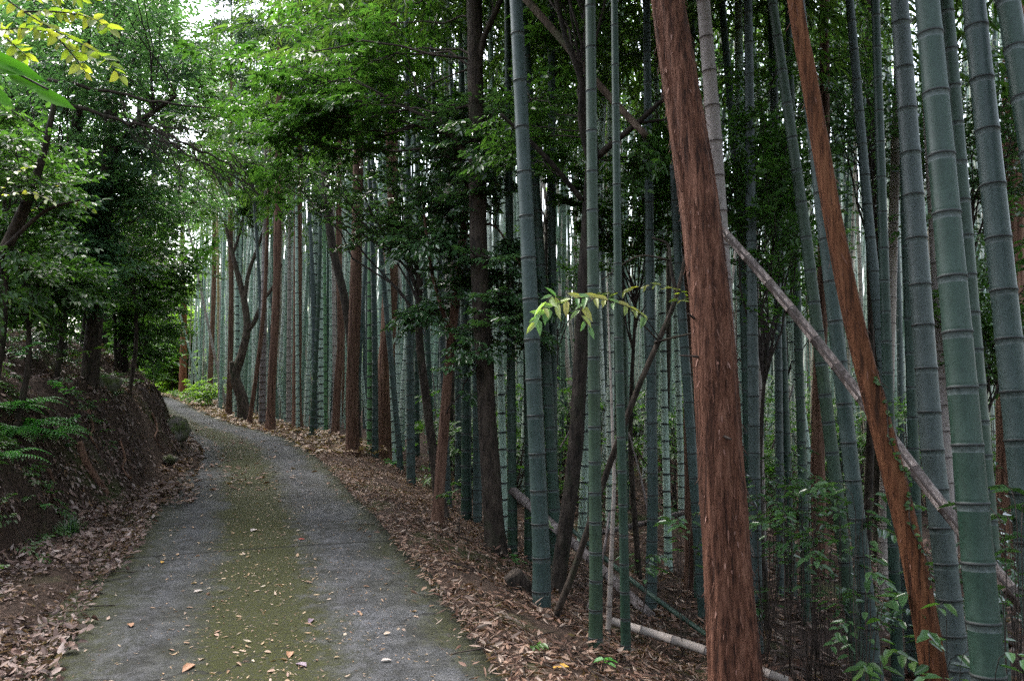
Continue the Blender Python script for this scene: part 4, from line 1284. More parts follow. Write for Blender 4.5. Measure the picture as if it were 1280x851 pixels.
# conifer with dead drooping limbs reaching over the road
pts = [base_at(70, 400, 12.5), at(76, 330, 12.5), at(90, 210, 12.5), at(105, 80, 12.5), at(115, -60, 12.5)]
def px(L, d): return [at(x, y, d) for x, y in L]
limbs = []
for L_, r_ in (([(60, 100), (150, 118), (200, 128), (283, 136)], [.035, .03, .024, .008]), ([(50, 120), (150, 150), (200, 165), (240, 185), (285, 205), (318, 238)], [.04, .034, .03, .022, .014, .005]),
               ([(200, 165), (228, 190), (262, 208), (280, 236), (296, 270), (308, 290)], [.02, .018, .014, .01, .008, .004]), ([(215, 150), (260, 150), (290, 140)], [.012, .008, .003]),
               ([(218, 182), (226, 215), (224, 240), (232, 285)], [.012, .009, .007, .003]), ([(240, 190), (252, 215), (246, 240), (240, 262)], [.01, .008, .005, .003]),
               ([(262, 207), (285, 216), (305, 225), (330, 262)], [.01, .008, .006, .003]), ([(150, 120), (165, 165), (190, 190), (215, 200)], [.014, .01, .007, .003]),
               ([(120, 190), (95, 200), (60, 212), (30, 214)], [.016, .012, .008, .004]), ([(180, 160), (200, 200), (230, 212), (268, 250), (285, 290)], [.012, .01, .008, .006, .003])):
    limbs.append((px(L_, 9.5), r_))
for k in range(80):
    x0 = random.uniform(150, 310); y0 = 135 + (x0 - 170) * .55 + random.uniform(-10, 35)
    l = random.uniform(25, 75); a = random.uniform(.0, 1.3)
    limbs.append((px([(x0, y0), (x0 + l * .5 * math.cos(a), y0 + l * .42 * math.sin(a) + random.uniform(-4, 4)), (x0 + l * math.cos(a), y0 + l * math.sin(a) + random.uniform(-5, 9))], 9.5 + random.uniform(-.3, .3)), [.011, .008, .004]))
base = np.array(pts[0])
root = thing('dead_limbed_tree', 'tree on the left bank with bare dead limbs drooping over the road', 'tree', base)
mb = MB(); rough_trunk(mb, pts, [.14, .12, .1, .08, .05], 12)
part('trunk', mb.mesh('trunk', ['darkbark'], base), root)
mb = MB()
mb.tube(smooth_path([at(96, 160, 12.5), at(96, 150, 11), at(100, 140, 9.6)], 5), .035, 7)
for L_, r_ in limbs:
    q = smooth_path(L_, 5)
    q[1:-1] += rng.normal(0, .012, q[1:-1].shape)
    mb.tube(q, .65 * np.interp(np.linspace(0, 1, len(q)), np.linspace(0, 1, len(r_)), r_), 6, 0)
part('dead_limb', mb.mesh('dead_limb', ['darkbark'], base), root)
cb = MB()
tp = smooth_path(pts, 8)
for cx, cy, rx, ry, nb in ((90, 30, 130, 60, 30), (60, 120, 70, 60, 16)):
    c_, r_ = E(cx, cy, 12.4, rx, ry, 1.3); add_crown(cb, tp, c_, r_, nb, 5, .6, 'conifer', .1, .03, twigs=False)
part('crown', cb.mesh('crown', ['l_blue', 'twig'], base), root)

# trees and bushes behind: far left, end of road, top centre
def bush(name, label, cat, x, y, d, crowns, leaf, h=2., rad=.04, bark='darkbark', group=None, kind='broad'):
    b = base_at(x, y, d)
    t = np.array([b[0] + random.uniform(-.2, .2), b[1], b[2] + h])
    m_ = (b + t) / 2 + [random.uniform(-.15, .15), 0, 0]
    return tree(name, label, cat, [b, m_, t], [rad, rad * .8, rad * .4], bark, crowns, leaf, kind, group=group, flare=.2, sides=8)


bush('tall_tree', 'pale hazy tree high above the end of the road', 'tree', 262, 455, 34, [C(275, 40, 34, 70, 70, 3, 26, m=5, size=1.2, L=.16, W=.07, twigs=False), C(310, 150, 34, 45, 60, 2.4, 22, m=5, size=1.0, L=.15, W=.06, twigs=False)], 'l_far', 13, .12, 'cedar')
bush('tall_tree', 'pale leafy tree behind bamboo above the straight cedars', 'tree', 430, 455, 30, [C(430, 40, 30, 110, 60, 2.5, 20, m=5, size=1.0, L=.14, W=.06, twigs=False), C(350, 220, 30, 60, 30, 2, 12, m=4, size=.9, L=.14, W=.06, twigs=False)], 'l_far', 12, .11, 'cedar')
bush('roadside_bush', 'bright green bush on the verge at the far bend', 'bush', 258, 480, 33, [C(258, 487, 31, 24, 13, 1.2, 20, m=4, size=.4, L=.12, W=.06, twigs=False, drop=.3)], 'l_lime', .5, .02)
bush('roadside_bush', 'yellow green thicket glowing at the end of the road', 'bush', 215, 470, 52, [C(212, 440, 53, 30, 48, 2, 90, m=5, size=.9, L=.22, W=.12, twigs=False)], 'l_lime', 3, .05)
bush('roadside_bush', 'wide lime thicket in light beyond the far reddish trunk', 'bush', 225, 470, 62, [C(224, 425, 62, 46, 66, 2.5, 120, m=5, size=1.1, L=.26, W=.14, twigs=False)], 'l_lime', 4, .05)
bush('roadside_bush', 'leafy green bush under trees left of road end', 'bush', 120, 470, 40, [C(176, 430, 40, 28, 50, 2, 40, m=5, size=.8, L=.2, W=.1, twigs=False)], 'l_bright', 3, .05)
bush('roadside_bush', 'lime leaved bush between the far trunk and pale culms', 'bush', 248, 470, 54, [C(250, 430, 54, 28, 62, 2, 80, m=5, size=.9, L=.24, W=.12, twigs=False)], 'l_lime', 4, .05)
# green understorey behind the bamboo
bush('understorey_tree', 'leafy green tree behind bamboo at the top left of the fork', 'tree', 680, 560, 13, [C(690, 130, 13, 80, 110, 1.0, 20, drop=.25, m=5, size=.5, L=.085, W=.04)], 'l_mid', 5.5, .06)
bush('understorey_tree', 'leafy tree behind the dark trunk filling the top edge', 'tree', 560, 520, 15, [C(560, 70, 15, 90, 80, 1.2, 18, drop=.25, m=5, size=.6, L=.10, W=.045)], 'l_mid', 7.5, .07)
bush('understorey_tree', 'bright green leafy sapling behind left side of the cypress', 'tree', 800, 640, 9, [C(790, 235, 9, 75, 40, .7, 20, drop=.25, m=5, size=.36, kind='flat', L=.065, W=.03), C(730, 225, 8.6, 40, 30, .5, 10, m=5, size=.33, kind='flat', L=.065, W=.03)], 'l_bright', 3.4, .035)
bush('understorey_tree', 'bright green layered sapling between cypress and leaning red trunk', 'tree', 960, 640, 7.2, [C(960, 215, 7.2, 75, 60, .7, 27, drop=.25, m=6, size=.33, kind='flat', L=.06, W=.028)], 'l_bright', 3., .03)
bush('understorey_tree', 'dark leafy tree high between cypress and leaning red trunk', 'tree', 940, 560, 11, [C(950, 80, 11, 90, 90, 1.0, 22, drop=.25, m=5, size=.5, L=.09, W=.042)], 'l_dark', 5.5, .06)
bush('understorey_tree', 'dark leafy tree behind the slim pale bamboo right of leaning trunk', 'tree', 1080, 560, 10, [C(1085, 130, 10, 80, 130, 1.0, 28, drop=.25, m=5, size=.5, L=.09, W=.042)], 'l_dark', 5., .06)
bush('understorey_tree', 'dark leafy tree filling the gaps between thick right bamboos', 'tree', 1210, 600, 8.5, [C(1205, 150, 8.6, 90, 160, .9, 34, drop=.25, m=5, size=.45, L=.085, W=.04)], 'l_dark', 4.5, .05)
bush('understorey_tree', 'green leafy shrub at the right edge above fallen pole', 'tree', 1255, 640, 7, [C(1250, 370, 7, 50, 90, .5, 20, m=5, size=.33, L=.07, W=.034)], 'l_mid', 2.5, .03)
bush('understorey_tree', 'leafy tree behind bamboo above the leaning sapling', 'tree', 830, 560, 16, [C(830, 90, 16, 90, 90, 1.2, 20, drop=.25, m=5, size=.6, L=.10, W=.045)], 'l_bright', 7, .07)
bush('understorey_tree', 'dim leafy shrub behind the sapling at middle height', 'tree', 700, 600, 12, [C(690, 330, 12, 70, 60, .8, 9, m=4, size=.4, L=.07, W=.032)], 'l_mid', 3, .035)
bush('understorey_tree', 'dim leafy shrub in shade right of the cypress at mid height', 'tree', 985, 600, 11, [C(985, 350, 11, 70, 70, .8, 15, m=5, size=.42, L=.07, W=.034)], 'l_mid', 3., .035)

# far-off wood behind the grove
wb = MB()
Pp, Dp = [], []
for _ in range(620):
    x = random.uniform(520, 1420); d = random.uniform(44, 62)
    yy = random.uniform(-80, 455)
    if yy > 250 and random.random() < .45:
        continue
    Pp.append(at(x, yy, d)); a = random.uniform(0, 6.28)
    Dp.append([math.cos(a), math.sin(a), random.uniform(-.3, .2)])
add_sprays(wb, Pp, Dp, 1.1, 'broad', .22, .11, 0, 1, twigs=False)
for _ in range(60):
    p = base_at(random.uniform(520, 1400), 455, random.uniform(30, 46))
    wb.tube(np.array([p, p + [random.uniform(-.6, .6), 0, 6], p + [random.uniform(-1, 1), 0, 13]]), [.1, .08, .04], 6, 1, cap=False)
Pp, Dp = [], []
for _ in range(900):
    x = random.uniform(250, 620); d = random.uniform(40, 66)
    p = at(x, 455 - 90 * random.random() ** 2.2 + 14, d)
    if float(lateral([p[0]], [p[1]])[0]) < 4: continue
    Pp.append(p); a = random.uniform(0, 6.28)
    Dp.append([math.cos(a), math.sin(a), random.uniform(-.3, .2)])
add_sprays(wb, Pp, Dp, 1.0, 'broad', .24, .11, 0, 1, twigs=False)
single('far_wood', wb, ['l_far', 'darkbark'], (0, 0, 0), label='far leafy wood seen in glimpses through the bamboo grove', cat='wood', kind='stuff')
ub = MB()
Pp, Dp = [], []
for _ in range(230):
    d = random.uniform(12, 30); x = random.uniform(560, 1400)
    c = base_at(x, 455, d)
    if float(lateral([c[0]], [c[1]])[0]) < 3.5: continue
    h = random.uniform(.5, 2.4)
    for __ in range(9):
        q = c + np.array([random.gauss(0, .45), random.gauss(0, .3), h * random.uniform(.25, 1)])
        ub.tube(np.array([c, (c + q) / 2 + [0, 0, .1], q]), [.012, .008, .004], 4, 1, cap=False)
        a = random.uniform(0, 6.28)
        Pp.append(q); Dp.append([math.cos(a), math.sin(a), random.uniform(-.3, .1)])
add_sprays(ub, Pp, Dp, .5, 'broad', .11, .05, 0, 1, twigs=False)
single('undergrowth', ub, ['l_mid', 'twig'], (0, 0, 0), label='low leafy undergrowth deep between the bamboo feet', cat='undergrowth', kind='stuff')
wb = MB()
Pp, Dp = [], []
for _ in range(1500):
    d = random.uniform(8.5, 22); x = random.uniform(-260, 170)
    c = base_at(x, 455, d)
    if float(lateral([c[0]], [c[1]])[0]) > -4.2: continue
    c[2] += random.uniform(.1, 1) ** 1.5 * 3.2
    Pp.append(c); a = random.uniform(0, 6.28)
    Dp.append([math.cos(a), math.sin(a), random.uniform(-.3, .2)])
add_sprays(wb, Pp, Dp, .6, 'broad', .085, .04, 0, 1)
Pp, Dp = [], []
for _ in range(420):
    d = random.uniform(6.5, 16)
    s_ = np.interp(d, CEN[:, 1], CS); la = -random.uniform(2.5, 4.6)
    x_ = np.interp(s_, CS, CEN[:, 0]) + np.interp(s_, CS, CN[:, 0]) * la; y_ = np.interp(s_, CS, CEN[:, 1]) + np.interp(s_, CS, CN[:, 1]) * la
    if vnoise(np.array([x_]), np.array([y_]), .8, 3.)[0] < -.05: continue
    Pp.append([x_, y_, g1(x_, y_) + random.uniform(.0, .5) ** 1.3]); a = random.gauss(-.5, 1.)
    Dp.append([math.cos(a), math.sin(a), random.uniform(-.6, .1)])
add_sprays(wb, Pp, Dp, .28, 'broad', .06, .028, 0, 1, drop=.3)
single('slope_undergrowth', wb, ['l_dark', 'twig'], (0, 0, 0), label='dark leafy undergrowth above the left bank', cat='undergrowth', kind='stuff')
wb = MB()
Pp, Dp = [], []
for _ in range(2300):
    d = random.uniform(18, 45); x = random.uniform(-200, 200)
    p = at(x, random.uniform(-60, 440) if random.random() < .45 else random.uniform(260, 450), d)
    if p[2] < g1(p[0], p[1]): continue
    Pp.append(p); a = random.uniform(0, 6.28)
    Dp.append([math.cos(a), math.sin(a), random.uniform(-.3, .2)])
add_sprays(wb, Pp, Dp, 1.0, 'broad', .18, .09, 0, 1, twigs=False)
Pp, Dp = [], []
for _ in range(800):  # out of view foliage behind the camera, added to hold back light
    p = np.array([random.uniform(-26, 2), random.uniform(-24, 3), 0])
    if float(lateral([p[0]], [p[1]])[0]) > -3.2: continue
    if p[1] > 0 and p[0] > -.8 * p[1] - 3: continue
    p[2] = g1(p[0], p[1]) + random.uniform(.3, 1) ** .7 * 9
    Pp.append(p); a = random.uniform(0, 6.28)
    Dp.append([math.cos(a), math.sin(a), random.uniform(-.3, .2)])
add_sprays(wb, Pp, Dp, 1.2, 'broad', .24, .12, 0, 1, twigs=False)
single('hillside_wood', wb, ['l_mid', 'darkbark'], (0, 0, 0), label='leafy wood on the slope behind the left bank, with unseen foliage added for shade', cat='wood', kind='stuff')


# ------------------------------------------------------------------ near leaf sprays
def sprig(name, label, cat, pts, leaf, L, W, n, base=None, droop=.2, plane=(0, -.5, 1), rad=.004, ang=.9, sub=(), bark='twig', group=None, jit=.35, thick=True):
    """a stem with leaves set along it; sub = further stems"""
    loc = np.asarray(pts[0] if base is None else base, float)
    root = thing(name, label, cat, loc, group)
    sb, lb = MB(), MB()
    for q0, n_ in [(pts, n)] + list(sub):
        q = smooth_path(q0, 6)
        sb.tube(q, np.linspace(rad, rad * .35, len(q)), 6, 0)
        P, D, Nn = [], [], []
        for i in range(n_):
            t = (.12 + .88 * (i + .5) / n_) * (len(q) - 1)
            k = min(int(t), len(q) - 2)
            p = q[k] + (q[k + 1] - q[k]) * (t - k); d = unit(q[k + 1] - q[k])
            nn = unit(np.array(plane) + rng.normal(0, jit * .5, 3))
            sd = unit(np.cross(nn, d)) * (1 if i % 2 else -1)
            a = ang * rng.uniform(.75, 1.2) if i < n_ - 1 else .05
            P.append(p); D.append(d * math.cos(a) + sd * math.sin(a) + np.array([0, 0, -.15 - .1 * rng.random()])); Nn.append(nn + rng.normal(0, jit, 3))
        l = L * rng.uniform(.7, 1.15, n_)
        lb.leaves(np.array(P), np.array(D), np.array(Nn), l, l * W / L, 0, .14, droop)
    part('stem', sb.mesh('stem', [bark], loc), root)
    part('foliage', lb.mesh('foliage', [leaf], loc), root)
    return root


# pale sprig hanging in front of the grove; its stem comes from the leaning sapling
q = [at(826, 424, 5.35), at(800, 392, 5.1), at(760, 376, 4.9), at(725, 372, 4.75), at(690, 384, 4.65), at(668, 404, 4.6)]
sprig('hanging_sprig', 'pale yellow green sprig of pointed leaves hanging before the grove', 'leaf sprig', q, 'l_sprig', .10, .036, 27, plane=(-.1, -.75, .7), rad=.004, droop=.3,
      sub=[([at(742, 373, 4.8), at(725, 388, 4.7), at(738, 412, 4.6)], 6), ([at(700, 376, 4.7), at(690, 370, 4.6), at(672, 396, 4.5)], 7)])
q = [at(846, 372, 5.4), at(850, 362, 5.2), at(820, 356, 5.1), at(790, 360, 5.05)]
sprig('hanging_sprig', 'lime sprig of narrow leaves touching the cypress from the sapling', 'leaf sprig', q, 'l_yellow', .085, .022, 12, plane=(0, -.3, 1), rad=.003, droop=.1,
      sub=[([at(846, 372, 5.4), at(852, 375, 5.2), at(864, 366, 5.1)], 6), ([at(800, 358, 5.1), at(770, 366, 5.1), at(752, 366, 5.1)], 7)])
# yellow leaves at the top left corner
root_p = at(-30, -30, 4.2)
q = [root_p, at(30, 15, 4.1), at(80, 45, 4.0), at(120, 66, 3.95), at(152, 96, 3.9)]
sprig('yellow_spray', 'yellowing leafy spray hanging in the top left corner', 'leaf spray', q, 'l_yellow', .075, .037, 30, plane=(0, -.6, .8), rad=.005, droop=.15, jit=.9, ang=1.1,
      sub=[([at(30, 15, 4.1), at(70, 15, 4.1), at(112, 22, 4.1), at(140, 38, 4.05)], 26), ([at(-20, 20, 4.2), at(10, 50, 4.15), at(35, 72, 4.1)], 22), ([at(0, -10, 4.2), at(60, -4, 4.1), at(110, -4, 4.1)], 26), ([at(60, 35, 4.05), at(90, 68, 4.), at(108, 92, 3.95)], 14), ([at(-30, 45, 4.), at(20, 36, 4.), at(60, 40, 3.95)], 20)])
q = [at(-60, 60, 2.3), at(-20, 78, 2.2), at(20, 92, 2.1), at(60, 112, 2.05)]
root = thing('broad_leaf_shoot', 'big bright green pointed leaves poking in at the left edge', 'leaf spray', q[0])
mb = MB(); mb.tube(smooth_path(q, 5), .003, 6); part('stem', mb.mesh('stem', ['twig'], q[0]), root)
for (x0, y0), (x1, y1), w in (((-22, 66), (54, 98), .028), ((10, 95), (60, 112), .022), ((44, 113), (92, 134), .024), ((-25, 110), (14, 130), .03), ((-10, 84), (30, 92), .02)):
    mb = MB()
    a_, b_ = at(x0, y0, 2.12), at(x1, y1, 2.05)
    mb.leaves(a_[None], (b_ - a_)[None], np.array([[.1, -.95, .3]]), np.linalg.norm(b_ - a_), w * 1.5, 0, .12, .06)
    part('leaf', mb.mesh('leaf', ['l_near'], q[0]), root)
# extra twiggy growth of small lime leaves on the left edge
for (x, y, d, lab) in ((20, 240, 5., 'sparse twig of lime leaves by left edge above the fern'), (70, 250, 6.5, 'sparse twig of lime leaves beside the crooked little tree'), (60, 300, 7.5, 'low lime leaved twig in shade under evergreen')):
    q = [at(x - 55, y + 30, d), at(x - 20, y + 6, d), at(x + 15, y, d - .1), at(x + 48, y + 14, d - .2)]
    sprig('leafy_twig', lab, 'leaf spray', q, 'l_yellow' if y < 260 else 'l_lime', .05, .028, 14, rad=.004, group=None, sub=[([q[1], q[1] + (q[2] - q[1]) * .7 + [0, -.05, .12], q[2] + [.05, -.05, .15]], 9)])


# ------------------------------------------------------------------ ferns, tufts, seedlings
def fern(label, x, y, d=None, size=.5, n=9, group='ferns on the bank', aim=None):
    b = hit(x, y) if d is None else base_at(x, y, d) + [0, 0, .12]
    root = thing('fern', label, 'fern', b, group)
    for k in range(n):
        a = k / n * 6.28 + random.uniform(-.3, .3) if aim is None else aim + random.gauss(0, .8)
        l = size * random.uniform(.75, 1.15)
        t = np.linspace(0, 1, 34)
        lift = random.uniform(.35, 1.0)
        c = np.c_[np.cos(a) * l * t, np.sin(a) * l * t, l * (lift * t - (lift * .75 + .25) * t * t)] + b
        mb = MB()
        mb.tube(c, np.linspace(.0022, .0008, 34), 4, 1, cap=False)
        T = np.gradient(c, axis=0); T /= np.linalg.norm(T, axis=1)[:, None]
        up = np.array([0, 0, 1.])
        for sg in (-1, 1):
            i = np.arange(4, 34, 2)
            S = np.cross(up, T[i]) * sg; S /= np.linalg.norm(S, axis=1)[:, None]
            wl = l * .2 * np.sin(np.clip((1 - t[i]) * 1.15 + .04, 0, 1) * math.pi * .62)
            mb.leaves(c[i], S + T[i] * .35 + [0, 0, -.1], np.tile(up, (len(i), 1)) + rng.normal(0, .1, (len(i), 3)), wl * rng.uniform(.85, 1.1, len(i)), .004 + wl * .14, 0, .1, .18)
        part('frond', mb.mesh('frond', ['l_fern', 'l_fern'], b), root)
    return root


fern('largest bright green fern spreading at the left edge of bank', 22, 552, None, .6, 22)
fern('bright fern drooping just right of the largest fern', 66, 550, None, .44, 16)
fern('upright bright fern above the largest fern', 14, 522, None, .5, 16)
fern('small bright fern beside the arched shoot', 45, 505, None, .32, 9)
fern('fern growing low against the left edge of the picture', 2, 575, None, .45, 8)
fern('small fern seedling among bank leaves under the largest fern', 52, 640, None, .14, 7)
fern('small green fern at the foot of verge bamboo', 488, 580, None, .35, 9)
fern('fresh fern at the stump by the verge bamboo', 634, 700, None, .28, 7)

# dark grass tuft
b = hit(88, 672)
tbm = MB()
n = 260
a = rng.uniform(0, 6.28, n); lean = rng.uniform(.05, 1.0, n); l = rng.uniform(.14, .26, n)
for i in range(n):
    t = np.linspace(0, 1, 5)
    p = b + np.c_[np.cos(a[i]) * (lean[i] * l[i] * t ** 1.6), np.sin(a[i]) * (lean[i] * l[i] * t ** 1.6), l[i] * (t - .45 * lean[i] * t * t)] + np.array([rng.normal(0, .03), rng.normal(0, .03), -.01])
    sd = np.array([-math.sin(a[i]), math.cos(a[i]), 0]) * .0028
    w = (1 - t ** 2)[:, None]
    V = np.vstack([p - sd * w, p + sd * w])
    j = np.arange(4)
    tbm.add(V, np.stack([j, j + 5, j + 6, j + 1], 1))
single('grass_tuft', tbm, ['l_dark'], b, 'dark green tuft of grass at the foot of the bank', 'grass tuft')

# sasa shoots on the bank
for lab, q, n in (('arched bamboo grass shoot pointing right on the bank top', [at(45, 470, 8.8), at(75, 448, 8.7), at(100, 440, 8.6), at(124, 432, 8.5)], 9),
                  ('bamboo grass shoot hanging at the left edge below the trees', [at(-15, 365, 6.8), at(10, 368, 6.7), at(32, 380, 6.6), at(52, 402, 6.5)], 9),
                  ('low bamboo grass shoot beside fern', [at(8, 455, 7.5), at(20, 440, 7.4), at(40, 428, 7.3)], 6),
                  ('small leafy shoot on leaves below the mossy rock', [at(90, 492, 9), at(86, 486, 8.9), at(78, 480, 8.8)], 6)):
    sprig('bamboo_grass', lab, 'bamboo grass', q, 'l_lime' if n > 8 else 'l_fern', .17, .02, n, ang=.5, rad=.003, droop=.25, group='bamboo grass shoots on the bank')


def seedling(label, x, y, d, h, L, leaf, nst=3, nl=9, group='seedlings on the grove floor', px_foot=True):
    """small broad leaved plant with a few stems"""
    p = at(x, y, d)
    b = np.array([p[0], p[1], g1(p[0], p[1])])
    root = thing('seedling', label, 'plant', b, group)
    sb, lb = MB(), MB()
    tipz = p[2] - b[2]
    for k in range(nst):
        a = random.uniform(0, 6.28); sp = random.uniform(.2, .55) * h
        top = b + np.array([math.cos(a) * sp, math.sin(a) * sp, max(.05, tipz * random.uniform(.75, 1.1) + random.uniform(-.1, .1) * h)])
        mid = (b + top) / 2 + [0, 0, .12 * h]
        out_ = top + np.array([math.cos(a), math.sin(a), -.15]) * h * .45
        q = smooth_path([b, mid, top, out_], 6)
        sb.tube(q, np.linspace(.0035, .0014, len(q)) * (.5 + h), 5)
        Pn = []
        for i in range(nl):
            t = (.45 + .55 * (i + .5) / nl) * (len(q) - 1)
            j = min(int(t), len(q) - 2)
            Pn.append(q[j] + (q[j + 1] - q[j]) * (t - j))
        Pn = np.array(Pn)
        aa = a + np.where(np.arange(nl) % 2, 1, -1) * rng.uniform(.4, 1.3, nl)
        D = np.c_[np.cos(aa), np.sin(aa), rng.uniform(-.35, .1, nl)]
        lb.leaves(Pn, D, np.c_[rng.normal(0, .25, nl), rng.normal(0, .25, nl), np.ones(nl)], L * rng.uniform(.7, 1.2, nl), L * .42, 0, .16, .2)
    part('stem', sb.mesh('stem', ['twig'], b), root)
    part('foliage', lb.mesh('foliage', [leaf], b), root)
    return root


for s in (('leafy shrub with glossy leaves right of the cypress at knee height', 955, 585, 6.2, .55, .085, 'l_dark', 8, 12),
          ('leafy plant spreading left of the leaning red trunk foot', 1010, 600, 6.0, .5, .085, 'l_mid', 7, 11),
          ('plant with long pointed leaves near the foot of blue green bamboo', 1088, 768, 4.1, .32, .10, 'l_mid', 3, 9),
          ('leafy twig plant in front of leaning red trunk foot', 1075, 640, 4.6, .35, .09, 'l_dark', 5, 10),
          ('broad leaved plant at the lower right corner', 1225, 785, 3.2, .26, .08, 'l_dark', 3, 6),
          ('low plant with green leaves cut by the right edge', 1275, 612, 3.6, .4, .10, 'l_dark', 5, 9),
          ('dim plant at the right edge below the fallen pole', 1262, 680, 4.2, .4, .08, 'l_dark', 5, 9),
          ('dark glossy plant at left side of the cypress', 852, 660, 6.0, .4, .10, 'l_dark', 5, 9),
          ('seedling with shiny leaves behind the verge bamboo', 690, 625, 7.4, .3, .09, 'l_mid', 4, 8),
          ('seedling beside the dark green bamboo foot', 800, 700, 6.5, .3, .09, 'l_dark', 4, 8),
          ('tiny seedling in the leaves at the road edge', 755, 820, 4.7, .07, .07, 'l_fern', 2, 4),
          ('tiny two leaved seedling near the leaning sapling foot', 664, 825, 4.6, .07, .07, 'l_mid', 2, 3),
          ('seedling in front of the dark trunk foot', 575, 610, 8.5, .25, .08, 'l_mid', 4, 8),
          ('dark plant behind the leafy shrub on the grove floor', 965, 740, 6.6, .35, .09, 'l_dark', 6, 9),
          ('dark leafy plant at the foot of shaded bamboo', 1010, 690, 6.4, .4, .09, 'l_dark', 6, 9),
          ('leafy plant at the right of thick blue grey bamboo foot', 1160, 740, 3.9, .3, .10, 'l_dark', 3, 6),
          ('yellow touched plant behind the leaning red trunk foot', 1185, 775, 3.7, .2, .09, 'l_mid', 2, 4),
          ('bushy green plant glimpsed behind left grove bamboo', 735, 600, 10, .5, .09, 'l_mid', 6, 10)):
    seedling(*s)

for k in range(40):
    x = random.uniform(925, 1285); y = random.uniform(560, 790); d = random.uniform(4.9, 8.5)
    seedling('dim leafy plant in deep shade on the right grove floor', x, y, d, random.uniform(.25, .5), random.uniform(.06, .10), 'l_dark', random.randint(3, 6), 8, group='dim plants on the right grove floor')
for k in range(16):
    x = random.uniform(-5, 205); y = random.uniform(430, 590)
    b_ = hit(x, y)
    if lateral([b_[0]], [b_[1]])[0] > -HALF - .3: continue
    p_ = at(x, y - 22, b_[1])
    seedling('small weed rooted among dead leaves on the left bank', x, y - 18, b_[1], random.uniform(.1, .22), random.uniform(.04, .07), random.choice(['l_mid', 'l_fern', 'l_dark']), 3, 6, group='weeds on the left bank')
for k, lab in enumerate(('thin root hanging from the bank above the grass tuft', 'bent root showing in the bank right of the thick root', 'thin crooked root across the bank below the evergreen', 'root end poking out of the bank near the mossy lump')):
    x, y = ((60, 590), (150, 560), (110, 520), (190, 520))[k]
    q = [hit(x + dx, y + dy) + [0, 0, .03] for dx, dy in ((0, 0), (6, 16), (4, 32), (14, 46))]
    mb = MB(); mb.tube(smooth_path(q, 6), np.linspace(.022, .007, 19), 8, 0, .2, seed=k)
    single('tree_root', mb, ['cedar'], q[0], lab, 'root', 'roots in the bank')

wb = MB()
Pp, Dp = [], []
while len(Pp) < 330:
    d = random.uniform(5.5, 15.5)
    s_ = np.interp(d, CEN[:, 1], CS); la = -random.uniform(1.7, 3.9)
    x_ = np.interp(s_, CS, CEN[:, 0]) + np.interp(s_, CS, CN[:, 0]) * la; y_ = np.interp(s_, CS, CEN[:, 1]) + np.interp(s_, CS, CN[:, 1]) * la
    if vnoise(np.array([x_]), np.array([y_]), 1.3, 31.)[0] < .1: continue
    Pp.append([x_, y_, g1(x_, y_) + random.uniform(.0, .14)]); a = random.gauss(-.4, 1.2)
    Dp.append([math.cos(a), math.sin(a), random.uniform(-.5, .3)])
add_sprays(wb, Pp, Dp, .17, 'broad', .045, .02, 0, 1, drop=.35)
single('bank_greenery', wb, ['l_mid', 'twig'], (0, 0, 0), label='patches of small green leaves growing over the left bank', cat='ground cover', kind='stuff')

# rocks, stump, root
def rock(label, x, y, d, r, name='mossy_rock', group='rocks in the bank'):
    p = at(x, y, d)
    mb = MB()
    n1, n2 = 20, 14
    th = np.linspace(0, 2 * math.pi, n1, endpoint=False); ph = np.linspace(.02, math.pi - .02, n2)
    A, B = np.meshgrid(th, ph)
    v = np.stack([np.cos(A) * np.sin(B), np.sin(A) * np.sin(B), np.cos(B)], -1)
    s = 1 + .4 * vnoise(v[..., 0] * 1.5 + v[..., 2], v[..., 1] * 1.5 - v[..., 2], 1.2, x) + .16 * vnoise(v[..., 0] * 4 + v[..., 2] * 2, v[..., 1] * 4, 1.2, y)
    V = (v * s[..., None] * np.array(r)).reshape(-1, 3) + p
    i = np.arange(n2 - 1)[:, None] * n1; j = np.arange(n1)[None, :]; k = (j + 1) % n1
    mb.add(V, np.stack([i + j, i + n1 + j, i + n1 + k, i + k], -1).reshape(-1, 4))
    return single(name, mb, ['rock'], p, label, 'rock', group)


rock('pale mossy rock set high in the bank under the evergreen', 125, 480, 11.6, (.26, .3, .17))
rock('low mossy stone at the bank foot near the road', 212, 574, 12.2, (.11, .16, .07))
rock('green mossy lump at the bank end beside the road', 222, 538, 14.2, (.16, .3, .22))
b = hit(655, 742)
mb = MB()
q = smooth_path(np.array([b + [.02, .1, -.15], b + [-.02, .08, .0], b + [-.06, .06, .07], b + [-.09, .05, .13]]), 8)
mb.tube(q, np.linspace(.11, .07, len(q)), 40, 0, cap=True, mod=fluted(4., .25, .14, 8))
single('tree_stump', mb, ['darkbark'], b, 'short cut mossy stump leaning at the verge edge', 'stump')
mb = MB()
q = smooth_path([hit(98, 560) + [0, 0, .03], hit(108, 585) + [0, 0, .05], hit(118, 604) + [0, 0, .04], hit(134, 618) + [0, 0, .0]], 8)
mb.tube(q, np.linspace(.05, .035, len(q)), 10, 0, .15)
single('tree_root', mb, ['cedar'], q[0], 'thick brown root running down the bank to the verge', 'root')

# ------------------------------------------------------------------ leaf litter
def at_road(s, lat):
    x = np.interp(s, CS, CEN[:, 0]) + np.interp(s, CS, CN[:, 0]) * lat
    y = np.interp(s, CS, CEN[:, 1]) + np.interp(s, CS, CN[:, 1]) * lat
    return x, y


s_of_y = lambda y: np.interp(y, CEN[:, 1], CS)


